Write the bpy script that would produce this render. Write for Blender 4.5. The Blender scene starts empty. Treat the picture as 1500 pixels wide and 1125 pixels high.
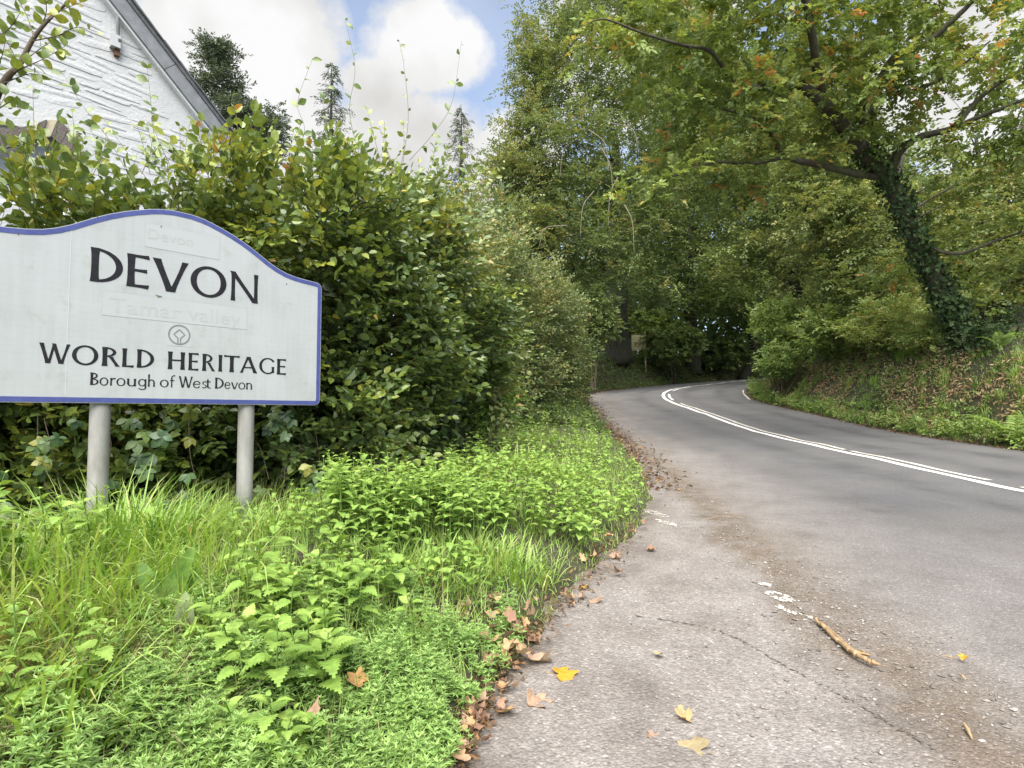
import bpy, math, random
import numpy as np
from mathutils import Vector

random.seed(7)
R = np.random.default_rng(11)
scene = bpy.context.scene
COL = scene.collection

# ------------------------------------------------------------------ camera, sky, sun, exposure
EYE = np.array([0.0, 0.0, 1.1])
FPX, CX, CY = 850.0, 750.0, 562.5
PITCH = math.atan(41.5 / FPX)
cd = bpy.data.cameras.new('camera')
cam = bpy.data.objects.new('camera', cd)
COL.objects.link(cam)
cam.location = EYE
cam.rotation_euler = (math.pi / 2 + PITCH, 0, 0)
cd.sensor_width = 36.0
cd.lens = FPX / 1500 * 36.0
cd.clip_start = 0.05
cd.clip_end = 2000
scene.camera = cam

SUN_EL, SUN_AZ = math.radians(55), math.radians(186)      # azimuth clockwise from +Y: high, behind the camera
sd = bpy.data.lights.new('sun', 'SUN')
sd.energy = 4.5
sd.angle = math.radians(66)
sd.color = (1.0, 0.95, 0.87)
sun = bpy.data.objects.new('sun', sd)
COL.objects.link(sun)
sdir = Vector((math.sin(SUN_AZ) * math.cos(SUN_EL), math.cos(SUN_AZ) * math.cos(SUN_EL), math.sin(SUN_EL)))
sun.rotation_euler = sdir.to_track_quat('Z', 'Y').to_euler()

scene.view_settings.view_transform = 'Standard'
scene.view_settings.look = 'None'
scene.view_settings.exposure = 1.42
scene.view_settings.gamma = 1.0
scene.view_settings.use_curve_mapping = False
scene.render.engine = 'CYCLES'
try:
    scene.cycles.use_denoising = True
    scene.cycles.max_bounces = 8
    scene.cycles.transparent_max_bounces = 8
except Exception:
    pass


def ray(px, py):
    x = px - CX
    y = -(py - CY)
    d = np.array([x, math.cos(PITCH) * FPX - math.sin(PITCH) * y, math.sin(PITCH) * FPX + math.cos(PITCH) * y])
    return d / np.linalg.norm(d)


def at(px, py, Y):
    d = ray(px, py)
    return EYE + d * (Y / d[1])


world = bpy.data.worlds.new('World')
scene.world = world
world.use_nodes = True
wn = world.node_tree
wn.nodes.clear()


class G:
    """small helper to write node trees"""
    def __init__(self, tree):
        self.t = tree

    def n(self, typ, **kw):
        nd = self.t.nodes.new(typ)
        for k, v in kw.items():
            if k.startswith('i_'):
                nd.inputs[k[2:].replace('_', ' ')].default_value = v
            elif k.startswith('x'):
                nd.inputs[int(k[1:])].default_value = v
            else:
                setattr(nd, k, v)
        return nd

    def l(self, a, b):
        self.t.links.new(a, b)

    def ramp(self, fac, stops, interp='LINEAR'):
        r = self.t.nodes.new('ShaderNodeValToRGB')
        r.color_ramp.interpolation = interp
        el = r.color_ramp.elements
        while len(el) > 1:
            el.remove(el[-1])
        for i, (p, c) in enumerate(stops):
            e = el[0] if i == 0 else el.new(p)
            e.position = p
            e.color = (c[0], c[1], c[2], 1) if not np.isscalar(c) else (c, c, c, 1)
        if fac is not None:
            self.l(fac, r.inputs[0])
        return r.outputs[0]

    def math(self, op, a, b=None, c=None, clamp=False):
        m = self.t.nodes.new('ShaderNodeMath')
        m.operation = op
        m.use_clamp = clamp
        for i, v in enumerate((a, b, c)):
            if v is None:
                continue
            if isinstance(v, (int, float)):
                m.inputs[i].default_value = v
            else:
                self.l(v, m.inputs[i])
        return m.outputs[0]

    def mix(self, fac, a, b, mode='MIX'):
        m = self.t.nodes.new('ShaderNodeMix')
        m.data_type = 'RGBA'
        m.blend_type = mode
        for sock, v in ((m.inputs[0], fac), (m.inputs[6], a), (m.inputs[7], b)):
            if isinstance(v, (int, float)):
                sock.default_value = v
            elif isinstance(v, (tuple, list)):
                sock.default_value = (v[0], v[1], v[2], 1)
            else:
                self.l(v, sock)
        return m.outputs[2]

    def noise(self, vec, scale, detail=4, rough=0.55, out=0):
        nz = self.t.nodes.new('ShaderNodeTexNoise')
        nz.inputs['Scale'].default_value = scale
        nz.inputs['Detail'].default_value = detail
        nz.inputs['Roughness'].default_value = rough
        if vec is not None:
            self.l(vec, nz.inputs['Vector'])
        return nz.outputs[out]


g = G(wn)
sky = g.n('ShaderNodeTexSky')
sky.sky_type = 'NISHITA'
sky.sun_disc = False
sky.sun_elevation = SUN_EL
sky.sun_rotation = SUN_AZ
sky.air_density = 1.0
sky.dust_density = 0.6
sky.ozone_density = 2.0
tc = g.n('ShaderNodeTexCoord')
DIR = tc.outputs['Generated']
sep = g.n('ShaderNodeSeparateXYZ')
g.l(DIR, sep.inputs[0])
# clouds lie on a flat layer overhead, seen in perspective, plus the two heaps of cumulus in view
den = g.math('ADD', g.math('MAXIMUM', sep.outputs[2], 0.0), 0.22)
lay = g.n('ShaderNodeCombineXYZ')
g.l(g.math('DIVIDE', sep.outputs[0], den), lay.inputs[0])
g.l(g.math('DIVIDE', sep.outputs[1], den), lay.inputs[1])
lay.inputs[2].default_value = 3.3
cover = g.noise(lay.outputs[0], 1.5, 6, 0.55)
puff = g.noise(DIR, 7.0, 7, 0.6)


def blob(px, py, rad, squash):
    c = ray(px, py)
    v = g.n('ShaderNodeVectorMath', operation='SUBTRACT')
    g.l(DIR, v.inputs[0])
    v.inputs[1].default_value = c
    m = g.n('ShaderNodeVectorMath', operation='MULTIPLY')
    g.l(v.outputs[0], m.inputs[0])
    m.inputs[1].default_value = (1, 1, squash)
    ln = g.n('ShaderNodeVectorMath', operation='LENGTH')
    g.l(m.outputs[0], ln.inputs[0])
    return g.math('SUBTRACT', 1.0, g.math('DIVIDE', ln.outputs['Value'], rad), clamp=False)


b = None
for (px, py, rad, sq) in ((350, 60, .19, 1.25), (255, 150, .2, 1.3), (620, 70, .115, 1.35), (560, 120, .085, 1.9), (600, 205, .15, 1.5), (470, 230, .13, 1.2), (760, 250, .12, 1.2), (1480, 90, .2, 1.2), (930, 60, .2, 1.2)):
    v = blob(px, py, rad, sq)
    b = v if b is None else g.math('MAXIMUM', b, v)
heap = g.math('ADD', g.math('MULTIPLY', b, 1.15), g.math('MULTIPLY_ADD', puff, 1.5, -0.75))
broad = g.math('MULTIPLY_ADD', cover, 5.0, -2.35)
elsewhere = g.math('SUBTRACT', 1.0, g.math('MULTIPLY', g.math('ADD', blob(520, 120, .62, 1.0), 0.25), 2.2, clamp=True), clamp=True)
broad = g.math('MULTIPLY', g.math('MAXIMUM', broad, 0.0), elsewhere)
mask = g.math('MAXIMUM', g.math('MULTIPLY', heap, 2.6, clamp=True), g.math('MINIMUM', broad, 1.0))
thin = g.math('MULTIPLY', g.noise(DIR, 3.0, 5, 0.6), 0.55)
mask = g.math('MAXIMUM', mask, thin, clamp=True)
shade = g.math('MULTIPLY_ADD', g.noise(DIR, 5.0, 5, 0.5), 1.0, 0.02, clamp=True)
cloud_col = g.ramp(shade, [(0.25, (0.58, 0.57, 0.55)), (0.45, (0.78, 0.775, 0.76)), (0.62, (0.95, 0.95, 0.95))])
skyc = g.n('ShaderNodeMix', data_type='RGBA', blend_type='MULTIPLY')
skyc.inputs[0].default_value = 1.0
g.l(sky.outputs[0], skyc.inputs[6])
skyc.inputs[7].default_value = (1.0, 1.0, 1.0, 1)
bg1 = g.n('ShaderNodeBackground')
g.l(skyc.outputs[2], bg1.inputs[0])
bg1.inputs[1].default_value = 0.105
bg2 = g.n('ShaderNodeBackground')
g.l(cloud_col, bg2.inputs[0])
bg2.inputs[1].default_value = 0.385
mx = g.n('ShaderNodeMixShader')
g.l(mask, mx.inputs[0])
g.l(bg1.outputs[0], mx.inputs[1])
g.l(bg2.outputs[0], mx.inputs[2])
wo = g.n('ShaderNodeOutputWorld')
g.l(mx.outputs[0], wo.inputs[0])

# ------------------------------------------------------------------ helpers: objects
def mesh_np(name, verts, faces, mats, tint=None, smooth=False):
    """faces: (n,k) int array (k = 3 or 4) or a list of such arrays"""
    if not isinstance(faces, (list, tuple)):
        faces = [faces]
    faces = [np.asarray(f, dtype=np.int32) for f in faces if len(f)]
    me = bpy.data.meshes.new(name)
    verts = np.asarray(verts, dtype=np.float32)
    me.vertices.add(len(verts))
    me.vertices.foreach_set('co', verts.ravel())
    loops = np.concatenate([f.ravel() for f in faces])
    tot = np.concatenate([np.full(len(f), f.shape[1], dtype=np.int32) for f in faces])
    start = np.concatenate([[0], np.cumsum(tot)[:-1]]).astype(np.int32)
    me.loops.add(len(loops))
    me.loops.foreach_set('vertex_index', loops.astype(np.int32))
    me.polygons.add(len(tot))
    me.polygons.foreach_set('loop_start', start)
    if tint is not None:
        a = me.attributes.new('tint', 'FLOAT', 'POINT')
        a.data.foreach_set('value', np.asarray(tint, dtype=np.float32))
    me.polygons.foreach_set('use_smooth', np.full(len(tot), bool(smooth)))
    me.update(calc_edges=True)
    for m in (mats if isinstance(mats, (list, tuple)) else [mats]):
        me.materials.append(m)
    return me


def put(name, me, parent=None, loc=None, rot=None, scale=None):
    o = bpy.data.objects.new(name, me)
    COL.objects.link(o)
    if parent is not None:
        o.parent = parent
    if loc is not None:
        o.location = loc
    if rot is not None:
        o.rotation_euler = rot
    if scale is not None:
        o.scale = scale
    return o


def tag(o, label=None, cat=None, group=None, kind=None):
    for k, v in (('label', label), ('category', cat), ('group', group), ('kind', kind)):
        if v:
            o[k] = v
    return o


def thing(name, label, cat, loc=(0, 0, 0), group=None):
    o = bpy.data.objects.new(name, None)
    o.empty_display_size = 0.2
    COL.objects.link(o)
    o.location = loc
    return tag(o, label, cat, group)


class MB:
    """collects vertices and faces of simple shapes"""
    def __init__(s):
        s.v, s.q, s.t, s.n = [], [], [], 0

    def add(s, v, quads=None, tris=None):
        v = np.asarray(v, float)
        if quads is not None and len(quads):
            s.q.append(np.asarray(quads) + s.n)
        if tris is not None and len(tris):
            s.t.append(np.asarray(tris) + s.n)
        s.v.append(v)
        s.n += len(v)

    def box(s, c, ax, ay, az):
        """centre and three half-axis vectors"""
        c, ax, ay, az = (np.asarray(k, float) for k in (c, ax, ay, az))
        v = [c + i * ax + j * ay + k * az for k in (-1, 1) for j in (-1, 1) for i in (-1, 1)]
        s.add(v, [[0, 2, 3, 1], [4, 5, 7, 6], [0, 1, 5, 4], [2, 6, 7, 3], [0, 4, 6, 2], [1, 3, 7, 5]])

    def tube(s, pts, rad, sides=6, cap=True):
        pts = np.asarray(pts, float)
        rad = np.broadcast_to(np.asarray(rad, float), (len(pts),))
        tg = np.gradient(pts, axis=0)
        tg /= np.linalg.norm(tg, axis=1)[:, None] + 1e-9
        ref = np.array([0, 0, 1.0]) if abs(tg[0][2]) < .9 else np.array([1.0, 0, 0])
        a = np.cross(tg, ref)
        a /= np.linalg.norm(a, axis=1)[:, None] + 1e-9
        bb = np.cross(tg, a)
        th = np.arange(sides) / sides * 2 * math.pi
        ring = (a[:, None, :] * np.cos(th)[None, :, None] + bb[:, None, :] * np.sin(th)[None, :, None]) * rad[:, None, None] + pts[:, None, :]
        v = ring.reshape(-1, 3)
        m = len(pts)
        i = np.arange(m - 1)[:, None] * sides
        j = np.arange(sides)[None, :]
        k = (np.arange(sides)[None, :] + 1) % sides
        q = np.stack([i + j, i + k, i + sides + k, i + sides + j], -1).reshape(-1, 4)
        tr = None
        if cap:
            v = np.vstack([v, pts[0], pts[-1]])
            c0, c1 = m * sides, m * sides + 1
            tr = [[c0, (jj + 1) % sides, jj] for jj in range(sides)] + [[c1, (m - 1) * sides + jj, (m - 1) * sides + (jj + 1) % sides] for jj in range(sides)]
        s.add(v, q, tr)

    def prism(s, outline, o, u, w, n):
        """outline (k,2) extruded: point = o + u*x + w*y, thickness vector n; fan-filled front and back"""
        outline = np.asarray(outline, float)
        k = len(outline)
        f = o + outline[:, :1] * u + outline[:, 1:] * w
        c = f.mean(0)
        v = np.vstack([f, f - n, c, c - n])
        i = np.arange(k)
        j = (i + 1) % k
        s.add(v, np.stack([i, i + k, j + k, j], -1), np.vstack([np.stack([np.full(k, 2 * k), i, j], -1), np.stack([np.full(k, 2 * k + 1), j + k, i + k], -1)]))

    def mesh(s, name, mat, tint=None, smooth=False, off=(0, 0, 0)):
        v = np.vstack(s.v) - np.asarray(off)
        fs = []
        if s.q:
            fs.append(np.vstack(s.q))
        if s.t:
            fs.append(np.vstack(s.t))
        return mesh_np(name, v, fs, mat, tint=tint, smooth=smooth)

    def build(s, name, mat, parent=None, smooth=False, tint=None):
        off = (0, 0, 0) if parent is None else world_loc(parent)
        return put(name, s.mesh(name, mat, tint, smooth, off), parent)


def world_loc(o):
    p = np.array(o.location)
    while o.parent is not None:
        o = o.parent
        p = p + np.array(o.location)
    return p


def nrm(a):
    return a / (np.linalg.norm(a, axis=-1, keepdims=True) + 1e-9)


def fnoise(p, scale, seed, octv=3):
    """smooth random field from a sum of sines, about -1..1; p (n,d)"""
    rr = np.random.default_rng(seed)
    p = np.asarray(p, float)
    out = np.zeros(len(p))
    amp, tot = 1.0, 0.0
    for o in range(octv):
        for k in range(5):
            d = rr.normal(size=p.shape[1])
            d /= np.linalg.norm(d)
            out += amp * np.sin((p @ d) * scale * (1.7 ** o) * rr.uniform(.7, 1.4) * 6.28 + rr.uniform(0, 6.28))
        tot += amp * 1.6
        amp *= .55
    return out / tot


def sstep(a, b, x):
    t = np.clip((x - a) / (b - a), 0, 1)
    return t * t * (3 - 2 * t)

# ------------------------------------------------------------------ materials
def new_mat(name):
    m = bpy.data.materials.new(name)
    m.use_nodes = True
    m.node_tree.nodes.clear()
    return m, G(m.node_tree)


def finish(g, shader):
    o = g.n('ShaderNodeOutputMaterial')
    g.l(shader, o.inputs[0])


def leaf_mat(name, stops, trans=0.35, rough=0.45, spec=0.4, tcol=(1.15, 1.07, 0.6), gain=1.45):
    stops = [(p, tuple(min(.8, k * gain) for k in c)) for p, c in stops]
    m, g = new_mat(name)
    at_ = g.n('ShaderNodeAttribute', attribute_name='tint')
    oi = g.n('ShaderNodeObjectInfo')
    t = g.math('FRACT', g.math('ADD', at_.outputs['Fac'], g.math('MULTIPLY', oi.outputs['Random'], 0.0)))
    base = g.ramp(at_.outputs['Fac'], stops)
    geo = g.n('ShaderNodeNewGeometry')
    nz = g.noise(geo.outputs['Position'], 45, 2, .6)
    base = g.mix(0.55, base, g.ramp(nz, [(0.3, 0.55), (0.7, 1.3)]), 'MULTIPLY')
    back = g.mix(geo.outputs['Backfacing'], base, g.mix(0.22, base, (0.22, 0.27, 0.16)))
    pb = g.n('ShaderNodeBsdfPrincipled')
    g.l(back, pb.inputs['Base Color'])
    pb.inputs['Roughness'].default_value = rough
    pb.inputs['Specular IOR Level'].default_value = spec
    tr = g.n('ShaderNodeBsdfTranslucent')
    g.l(g.mix(1.0, base, tcol, 'MULTIPLY'), tr.inputs[0])
    ms = g.n('ShaderNodeMixShader')
    ms.inputs[0].default_value = trans
    g.l(pb.outputs[0], ms.inputs[1])
    g.l(tr.outputs[0], ms.inputs[2])
    finish(g, ms.outputs[0])
    return m


def leaf_obj_mat(name, stops, trans=0.35, rough=0.45, spec=0.4, vein=0.25):
    """for single leaves that share a mesh: colour from the object's own random number, midrib from the leaf's own coordinates"""
    m, g = new_mat(name)
    oi = g.n('ShaderNodeObjectInfo')
    tcn = g.n('ShaderNodeTexCoord')
    base = g.ramp(oi.outputs['Random'], stops)
    nz = g.noise(tcn.outputs['Object'], 35, 3, .6)
    base = g.mix(0.6, base, g.ramp(nz, [(0.3, 0.6), (0.7, 1.3)]), 'MULTIPLY')
    sp = g.n('ShaderNodeSeparateXYZ')
    g.l(tcn.outputs['Object'], sp.inputs[0])
    ay = g.math('ABSOLUTE', sp.outputs[1])
    side = g.math('FRACT', g.math('MULTIPLY', g.math('SUBTRACT', sp.outputs[0], g.math('MULTIPLY', ay, 0.8)), 7.5))
    rib = g.math('LESS_THAN', side, 0.14)
    mid = g.math('LESS_THAN', ay, 0.02)
    base = g.mix(g.math('MULTIPLY', g.math('MAXIMUM', rib, mid), vein), base, (0.35, 0.42, 0.16))
    pb = g.n('ShaderNodeBsdfPrincipled')
    g.l(base, pb.inputs['Base Color'])
    pb.inputs['Roughness'].default_value = rough
    pb.inputs['Specular IOR Level'].default_value = spec
    tr = g.n('ShaderNodeBsdfTranslucent')
    g.l(g.mix(1.0, base, (1.15, 1.1, 0.5), 'MULTIPLY'), tr.inputs[0])
    ms = g.n('ShaderNodeMixShader')
    ms.inputs[0].default_value = trans
    g.l(pb.outputs[0], ms.inputs[1])
    g.l(tr.outputs[0], ms.inputs[2])
    finish(g, ms.outputs[0])
    return m


def plain(name, col, rough=0.6, metal=0.0, spec=0.4, nscale=0, namt=0.0, bump=0.0, col2=None, detail=5, stretch=None):
    m, g = new_mat(name)
    pb = g.n('ShaderNodeBsdfPrincipled')
    pb.inputs['Roughness'].default_value = rough
    pb.inputs['Metallic'].default_value = metal
    pb.inputs['Specular IOR Level'].default_value = spec
    if nscale:
        tcn = g.n('ShaderNodeTexCoord')
        vec = tcn.outputs['Object']
        if stretch:
            mp = g.n('ShaderNodeMapping')
            mp.inputs['Scale'].default_value = stretch
            g.l(vec, mp.inputs[0])
            vec = mp.outputs[0]
        nz = g.noise(vec, nscale, detail, .62)
        lo = col2 if col2 else tuple(c * (1 - namt) for c in col)
        hi = col if col2 else tuple(min(1, c * (1 + namt * .6)) for c in col)
        g.l(g.ramp(nz, [(0.32, lo), (0.68, hi)]), pb.inputs['Base Color'])
        if bump:
            bp = g.n('ShaderNodeBump')
            bp.inputs['Strength'].default_value = bump
            bp.inputs['Distance'].default_value = 0.02
            g.l(nz, bp.inputs['Height'])
            g.l(bp.outputs[0], pb.inputs['Normal'])
    else:
        pb.inputs['Base Color'].default_value = (*col, 1)
    finish(g, pb.outputs[0])
    return m


def bark_mat(name, dark, light, moss, mossamt=0.5, scale=9):
    m, g = new_mat(name)
    tcn = g.n('ShaderNodeTexCoord')
    mp = g.n('ShaderNodeMapping')
    mp.inputs['Scale'].default_value = (1, 1, .25)
    g.l(tcn.outputs['Object'], mp.inputs[0])
    nz = g.noise(mp.outputs[0], scale, 6, .65)
    c = g.ramp(nz, [(0.3, dark), (0.7, light)])
    mz = g.noise(tcn.outputs['Object'], 2.2, 4, .6)
    c = g.mix(g.math('MULTIPLY', g.ramp(mz, [(0.42, 0.0), (0.6, 1.0)]), mossamt), c, moss)
    pb = g.n('ShaderNodeBsdfPrincipled')
    g.l(c, pb.inputs['Base Color'])
    pb.inputs['Roughness'].default_value = 0.9
    bp = g.n('ShaderNodeBump')
    bp.inputs['Strength'].default_value = 0.8
    bp.inputs['Distance'].default_value = 0.05
    g.l(nz, bp.inputs['Height'])
    g.l(bp.outputs[0], pb.inputs['Normal'])
    finish(g, pb.outputs[0])
    return m

# ------------------------------------------------------------------ the lie of the land
# centre line of the road in plan with its rising height: (x, y, z)
CLP = [(8.6, -30, 0), (7.6, -12, 0), (7.05, 0, 0), (7.0, 5, 0), (7.0, 7.9, 0.02), (7.0, 11, .20), (7.0, 13, .31), (7.0, 17, .58), (7.0, 21.25, 1.07), (7.02, 25.3, 1.52),
       (7.25, 27.7, 1.85), (8.1, 30.2, 2.2), (9.7, 32.6, 2.5), (13.1, 36.2, 2.93), (17, 40, 3.36), (22, 43.5, 3.8), (30, 46.5, 4.3), (45, 49, 5.0), (70, 50, 6.0)]


def catmull(P, per):
    P = np.asarray(P, float)
    Q = np.vstack([2 * P[0] - P[1], P, 2 * P[-1] - P[-2]])
    out = []
    for i in range(1, len(Q) - 2):
        t = np.linspace(0, 1, per, endpoint=False)[:, None]
        p0, p1, p2, p3 = Q[i - 1], Q[i], Q[i + 1], Q[i + 2]
        out.append(.5 * ((2 * p1) + (-p0 + p2) * t + (2 * p0 - 5 * p1 + 4 * p2 - p3) * t ** 2 + (-p0 + 3 * p1 - 3 * p2 + p3) * t ** 3))
    out.append(P[-1:])
    return np.vstack(out)


_c = catmull(CLP, 30)
_s = np.concatenate([[0], np.cumsum(np.linalg.norm(np.diff(_c[:, :2], axis=0), axis=1))])
S_ALL = np.arange(0, _s[-1], 0.25)
CL = np.stack([np.interp(S_ALL, _s, _c[:, k]) for k in range(3)], -1)
for _k in range(3):        # smooth the height and the bend a little
    CL[1:-1] = .25 * CL[:-2] + .5 * CL[1:-1] + .25 * CL[2:]
TG = nrm(np.gradient(CL[:, :2], axis=0))
NR = np.stack([TG[:, 1], -TG[:, 0]], -1)      # to the right of travel
S0 = S_ALL[np.argmin(np.abs(CL[:, 1]) + np.where(CL[:, 0] > 9, 99, 0))]    # station abreast of the camera
# left edge of the tarmac / foot of the verge, as x of the line at y
EDGE = np.array([(-3.4, -8), (-1.9, -4), (-.75, -1), (-.36, .6), (-.21, 1.79), (-.085, 2.42), (.18, 3.1), (.58, 4.14), (1.23, 5.63), (1.78, 7.4), (2.2, 9.7), (2.74, 15), (3.0, 21.5), (3.15, 25), (3.25, 28)])


def wl_of(s):
    y = s - S0
    return np.where(y < 25, CLX(y) - np.interp(y, EDGE[:, 1], EDGE[:, 0]), 3.9)


def CLX(y):
    return np.interp(y, CL[:180, 1], CL[:180, 0])


WR = 3.9


def road_frame(x, y):
    """offset to the right of the centre line, station, road height"""
    x, y = np.atleast_1d(x).astype(float), np.atleast_1d(y).astype(float)
    off, st, z = np.empty(len(x)), np.empty(len(x)), np.empty(len(x))
    for a in range(0, len(x), 8000):
        sl = slice(a, a + 8000)
        d2 = (x[sl, None] - CL[None, :, 0]) ** 2 + (y[sl, None] - CL[None, :, 1]) ** 2
        i = d2.argmin(1)
        off[sl] = (x[sl] - CL[i, 0]) * NR[i, 0] + (y[sl] - CL[i, 1]) * NR[i, 1]
        al = (x[sl] - CL[i, 0]) * TG[i, 0] + (y[sl] - CL[i, 1]) * TG[i, 1]
        st[sl] = S_ALL[i] + np.clip(al, -.13, .13)
        z[sl] = np.interp(st[sl], S_ALL, CL[:, 2])
    return off, st, z


def ground_z(x, y, under_road=0.0):
    off, st, z = road_frame(x, y)
    x, y = np.atleast_1d(x), np.atleast_1d(y)
    wl = wl_of(st)
    d = -off - wl               # distance beyond the left edge
    e = off - WR                # distance beyond the right edge
    far = sstep(20, 30, st - S0)
    left = (.30 * sstep(0, 1.5, d) + .04 * sstep(0, .15, d)) * (1 - far) + (1.9 * sstep(.3, 2.6, d)) * far + .05 * np.clip(d - 4, 0, 30)
    right = 2.35 * sstep(.05, 2.7, e) + .13 * np.clip(e - 2.4, 0, 40)
    p = np.stack([x, y], -1)
    bump = fnoise(p, .3, 5, 2)
    lz = left + bump * .06 * sstep(.1, 1.2, d)
    rz = right + bump * .22 * sstep(.2, 1.5, e)
    out = z + np.where(d > 0, lz, 0) + np.where(e > 0, rz, 0)
    inside = (d <= 0) & (e <= 0)
    return np.where(inside, out - under_road, out)


def ground_hit(px, py):
    """points where pixel rays meet the ground"""
    px, py = np.atleast_1d(px).astype(float), np.atleast_1d(py).astype(float)
    D = np.array([ray(a, b) for a, b in zip(px, py)])
    t = np.full(len(px), .8)
    done = np.zeros(len(px), bool)
    for _ in range(160):
        P = EYE + D * t[:, None]
        h = P[:, 2] - ground_z(P[:, 0], P[:, 1])
        done |= h < .004
        t = np.where(done, t, t + np.clip(h * .7, .004, 1.2))
    return EYE + D * t[:, None]


# ground sheet: fine close by, coarse far away
def spaced(lo, hi, c, n, sharp):
    a = np.arcsinh((lo - c) / sharp)
    b_ = np.arcsinh((hi - c) / sharp)
    return c + sharp * np.sinh(np.linspace(a, b_, n))


gx = np.unique(np.round(np.concatenate([spaced(-160, 170, 4, 250, 7)]), 4))
gy = spaced(-60, 240, 5, 260, 7)
GX, GY = np.meshgrid(gx, gy)
gz = ground_z(GX.ravel(), GY.ravel(), under_road=.06)
GV = np.stack([GX.ravel(), GY.ravel(), gz], -1)
nx, ny = len(gx), len(gy)
ii = (np.arange(ny - 1)[:, None] * nx + np.arange(nx - 1)[None, :]).ravel()
GQ = np.stack([ii, ii + 1, ii + nx + 1, ii + nx], -1)
m, g = new_mat('soil')
tcn = g.n('ShaderNodeTexCoord')
n1 = g.noise(tcn.outputs['Object'], 2.5, 6, .6)
n2 = g.noise(tcn.outputs['Object'], 40, 5, .7)
c = g.ramp(n1, [(0.35, (.035, .028, .016)), (0.55, (.05, .05, .02)), (0.7, (.045, .06, .02))])
c = g.mix(.7, c, g.ramp(n2, [(0.3, .45), (0.7, 1.5)]), 'MULTIPLY')
pb = g.n('ShaderNodeBsdfPrincipled')
g.l(c, pb.inputs['Base Color'])
pb.inputs['Roughness'].default_value = .95
bp = g.n('ShaderNodeBump')
bp.inputs['Distance'].default_value = .03
g.l(n2, bp.inputs['Height'])
g.l(bp.outputs[0], pb.inputs['Normal'])
finish(g, pb.outputs[0])
M_SOIL = m
gr = put('ground', mesh_np('ground', GV, GQ, M_SOIL, smooth=True))
tag(gr, 'earth banks and verge rising on both sides of the road', kind='structure')

# ------------------------------------------------------------------ the road
st = np.concatenate([np.arange(S0 - 8, S0 + 9, .16), np.arange(S0 + 9, S0 + 30, .3), np.arange(S0 + 30, S_ALL[-1] - 1, .5)])
cx = np.stack([np.interp(st, S_ALL, CL[:, k]) for k in range(3)], -1)
nr = np.stack([np.interp(st, S_ALL, NR[:, k]) for k in range(2)], -1)
K = 70
fr = np.linspace(0, 1, K)
wl = wl_of(st) + .12
offs = -wl[:, None] + fr[None, :] * (wl[:, None] + WR + .1)
RX = cx[:, 0, None] + nr[:, 0, None] * offs
RY = cx[:, 1, None] + nr[:, 1, None] * offs
RZ = np.repeat(cx[:, 2, None], K, 1)
RV = np.stack([RX.ravel(), RY.ravel(), RZ.ravel()], -1)
RV[:, 2] += .006 * fnoise(RV[:, :2], .5, 21, 2)
# how worn: 1 on the old pull-in surface close to the verge, 0 on the carriageway
band = -offs.ravel() - 4.1 + 0 * RX.ravel()
jj = (np.arange(len(st) - 1)[:, None] * K + np.arange(K - 1)[None, :]).ravel()
RQ = np.stack([jj, jj + 1, jj + K + 1, jj + K], -1)
# the foot of the dirt band runs from the verge end at (1.9, 8) to the lower right corner of what the camera sees
BAND = np.array([(3.2, 28), (2.95, 21.5), (2.75, 15), (2.5, 9.7), (2.32, 8.0), (2.05, 6.0), (1.84, 4.77), (1.60, 3.39), (1.49, 2.62), (1.41, 2.05), (1.3, 1.2), (1.5, -3), (1.4, -9)])


def band_off(x, y):
    return x - np.interp(y, BAND[::-1, 1], BAND[::-1, 0])


bo = band_off(RV[:, 0], RV[:, 1])
bo += .09 * fnoise(RV[:, :2], .9, 31, 3)
near = 1 - sstep(24, 30, RV[:, 1])
wn_ = .5
wear = np.maximum(1 - sstep(-.7, 2.6, bo), wn_ * (1 - sstep(3.5, 9, RV[:, 1] + .35 * RV[:, 0])))
dirt = np.exp(-(np.where(bo > 0, bo / .42, bo / .07)) ** 2) * near
edge_d = fr[None, :] * (wl[:, None] + WR + .1)
edge_dirt = np.exp(-(np.minimum(edge_d, (1 - fr[None, :]) * (wl[:, None] + WR + .1)) / .22) ** 2).ravel()
me = mesh_np('road', RV, RQ, [], smooth=True)
ofm = offs.ravel()
track = sum(np.exp(-((ofm - t_) / .32) ** 2) for t_ in (-2.75, -1.15, 1.05, 2.6))
for nm, val in (('track', track), ('wear', wear), ('dirt', dirt), ('edge_dirt', edge_dirt)):
    a = me.attributes.new(nm, 'FLOAT', 'POINT')
    a.data.foreach_set('value', val.astype(np.float32))
m, g = new_mat('asphalt')
tcn = g.n('ShaderNodeTexCoord')
OB = tcn.outputs['Object']
vor = g.n('ShaderNodeTexVoronoi', feature='F1')
vor.inputs['Scale'].default_value = 95
g.l(OB, vor.inputs['Vector'])
vor2 = g.n('ShaderNodeTexVoronoi', feature='F1')
vor2.inputs['Scale'].default_value = 75
g.l(OB, vor2.inputs['Vector'])
sepc = g.n('ShaderNodeSeparateColor')
g.l(vor.outputs['Color'], sepc.inputs[0])
sepc2 = g.n('ShaderNodeSeparateColor')
g.l(vor2.outputs['Color'], sepc2.inputs[0])
stone = g.ramp(sepc.outputs[0], [(0.0, .82), (0.45, .96), (0.8, 1.05), (0.94, 1.18), (1.0, 1.6)])
stone2 = g.ramp(sepc2.outputs[1], [(0.0, .85), (0.5, .98), (0.85, 1.04), (1.0, 1.22)])
gap = g.ramp(vor.outputs['Distance'], [(0.35, 1.0), (0.75, .8)])
big = g.noise(OB, .55, 5, .6)
mid = g.noise(OB, 5, 6, .65)
AW = g.n('ShaderNodeAttribute', attribute_name='wear').outputs['Fac']
AD = g.n('ShaderNodeAttribute', attribute_name='dirt').outputs['Fac']
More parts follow.
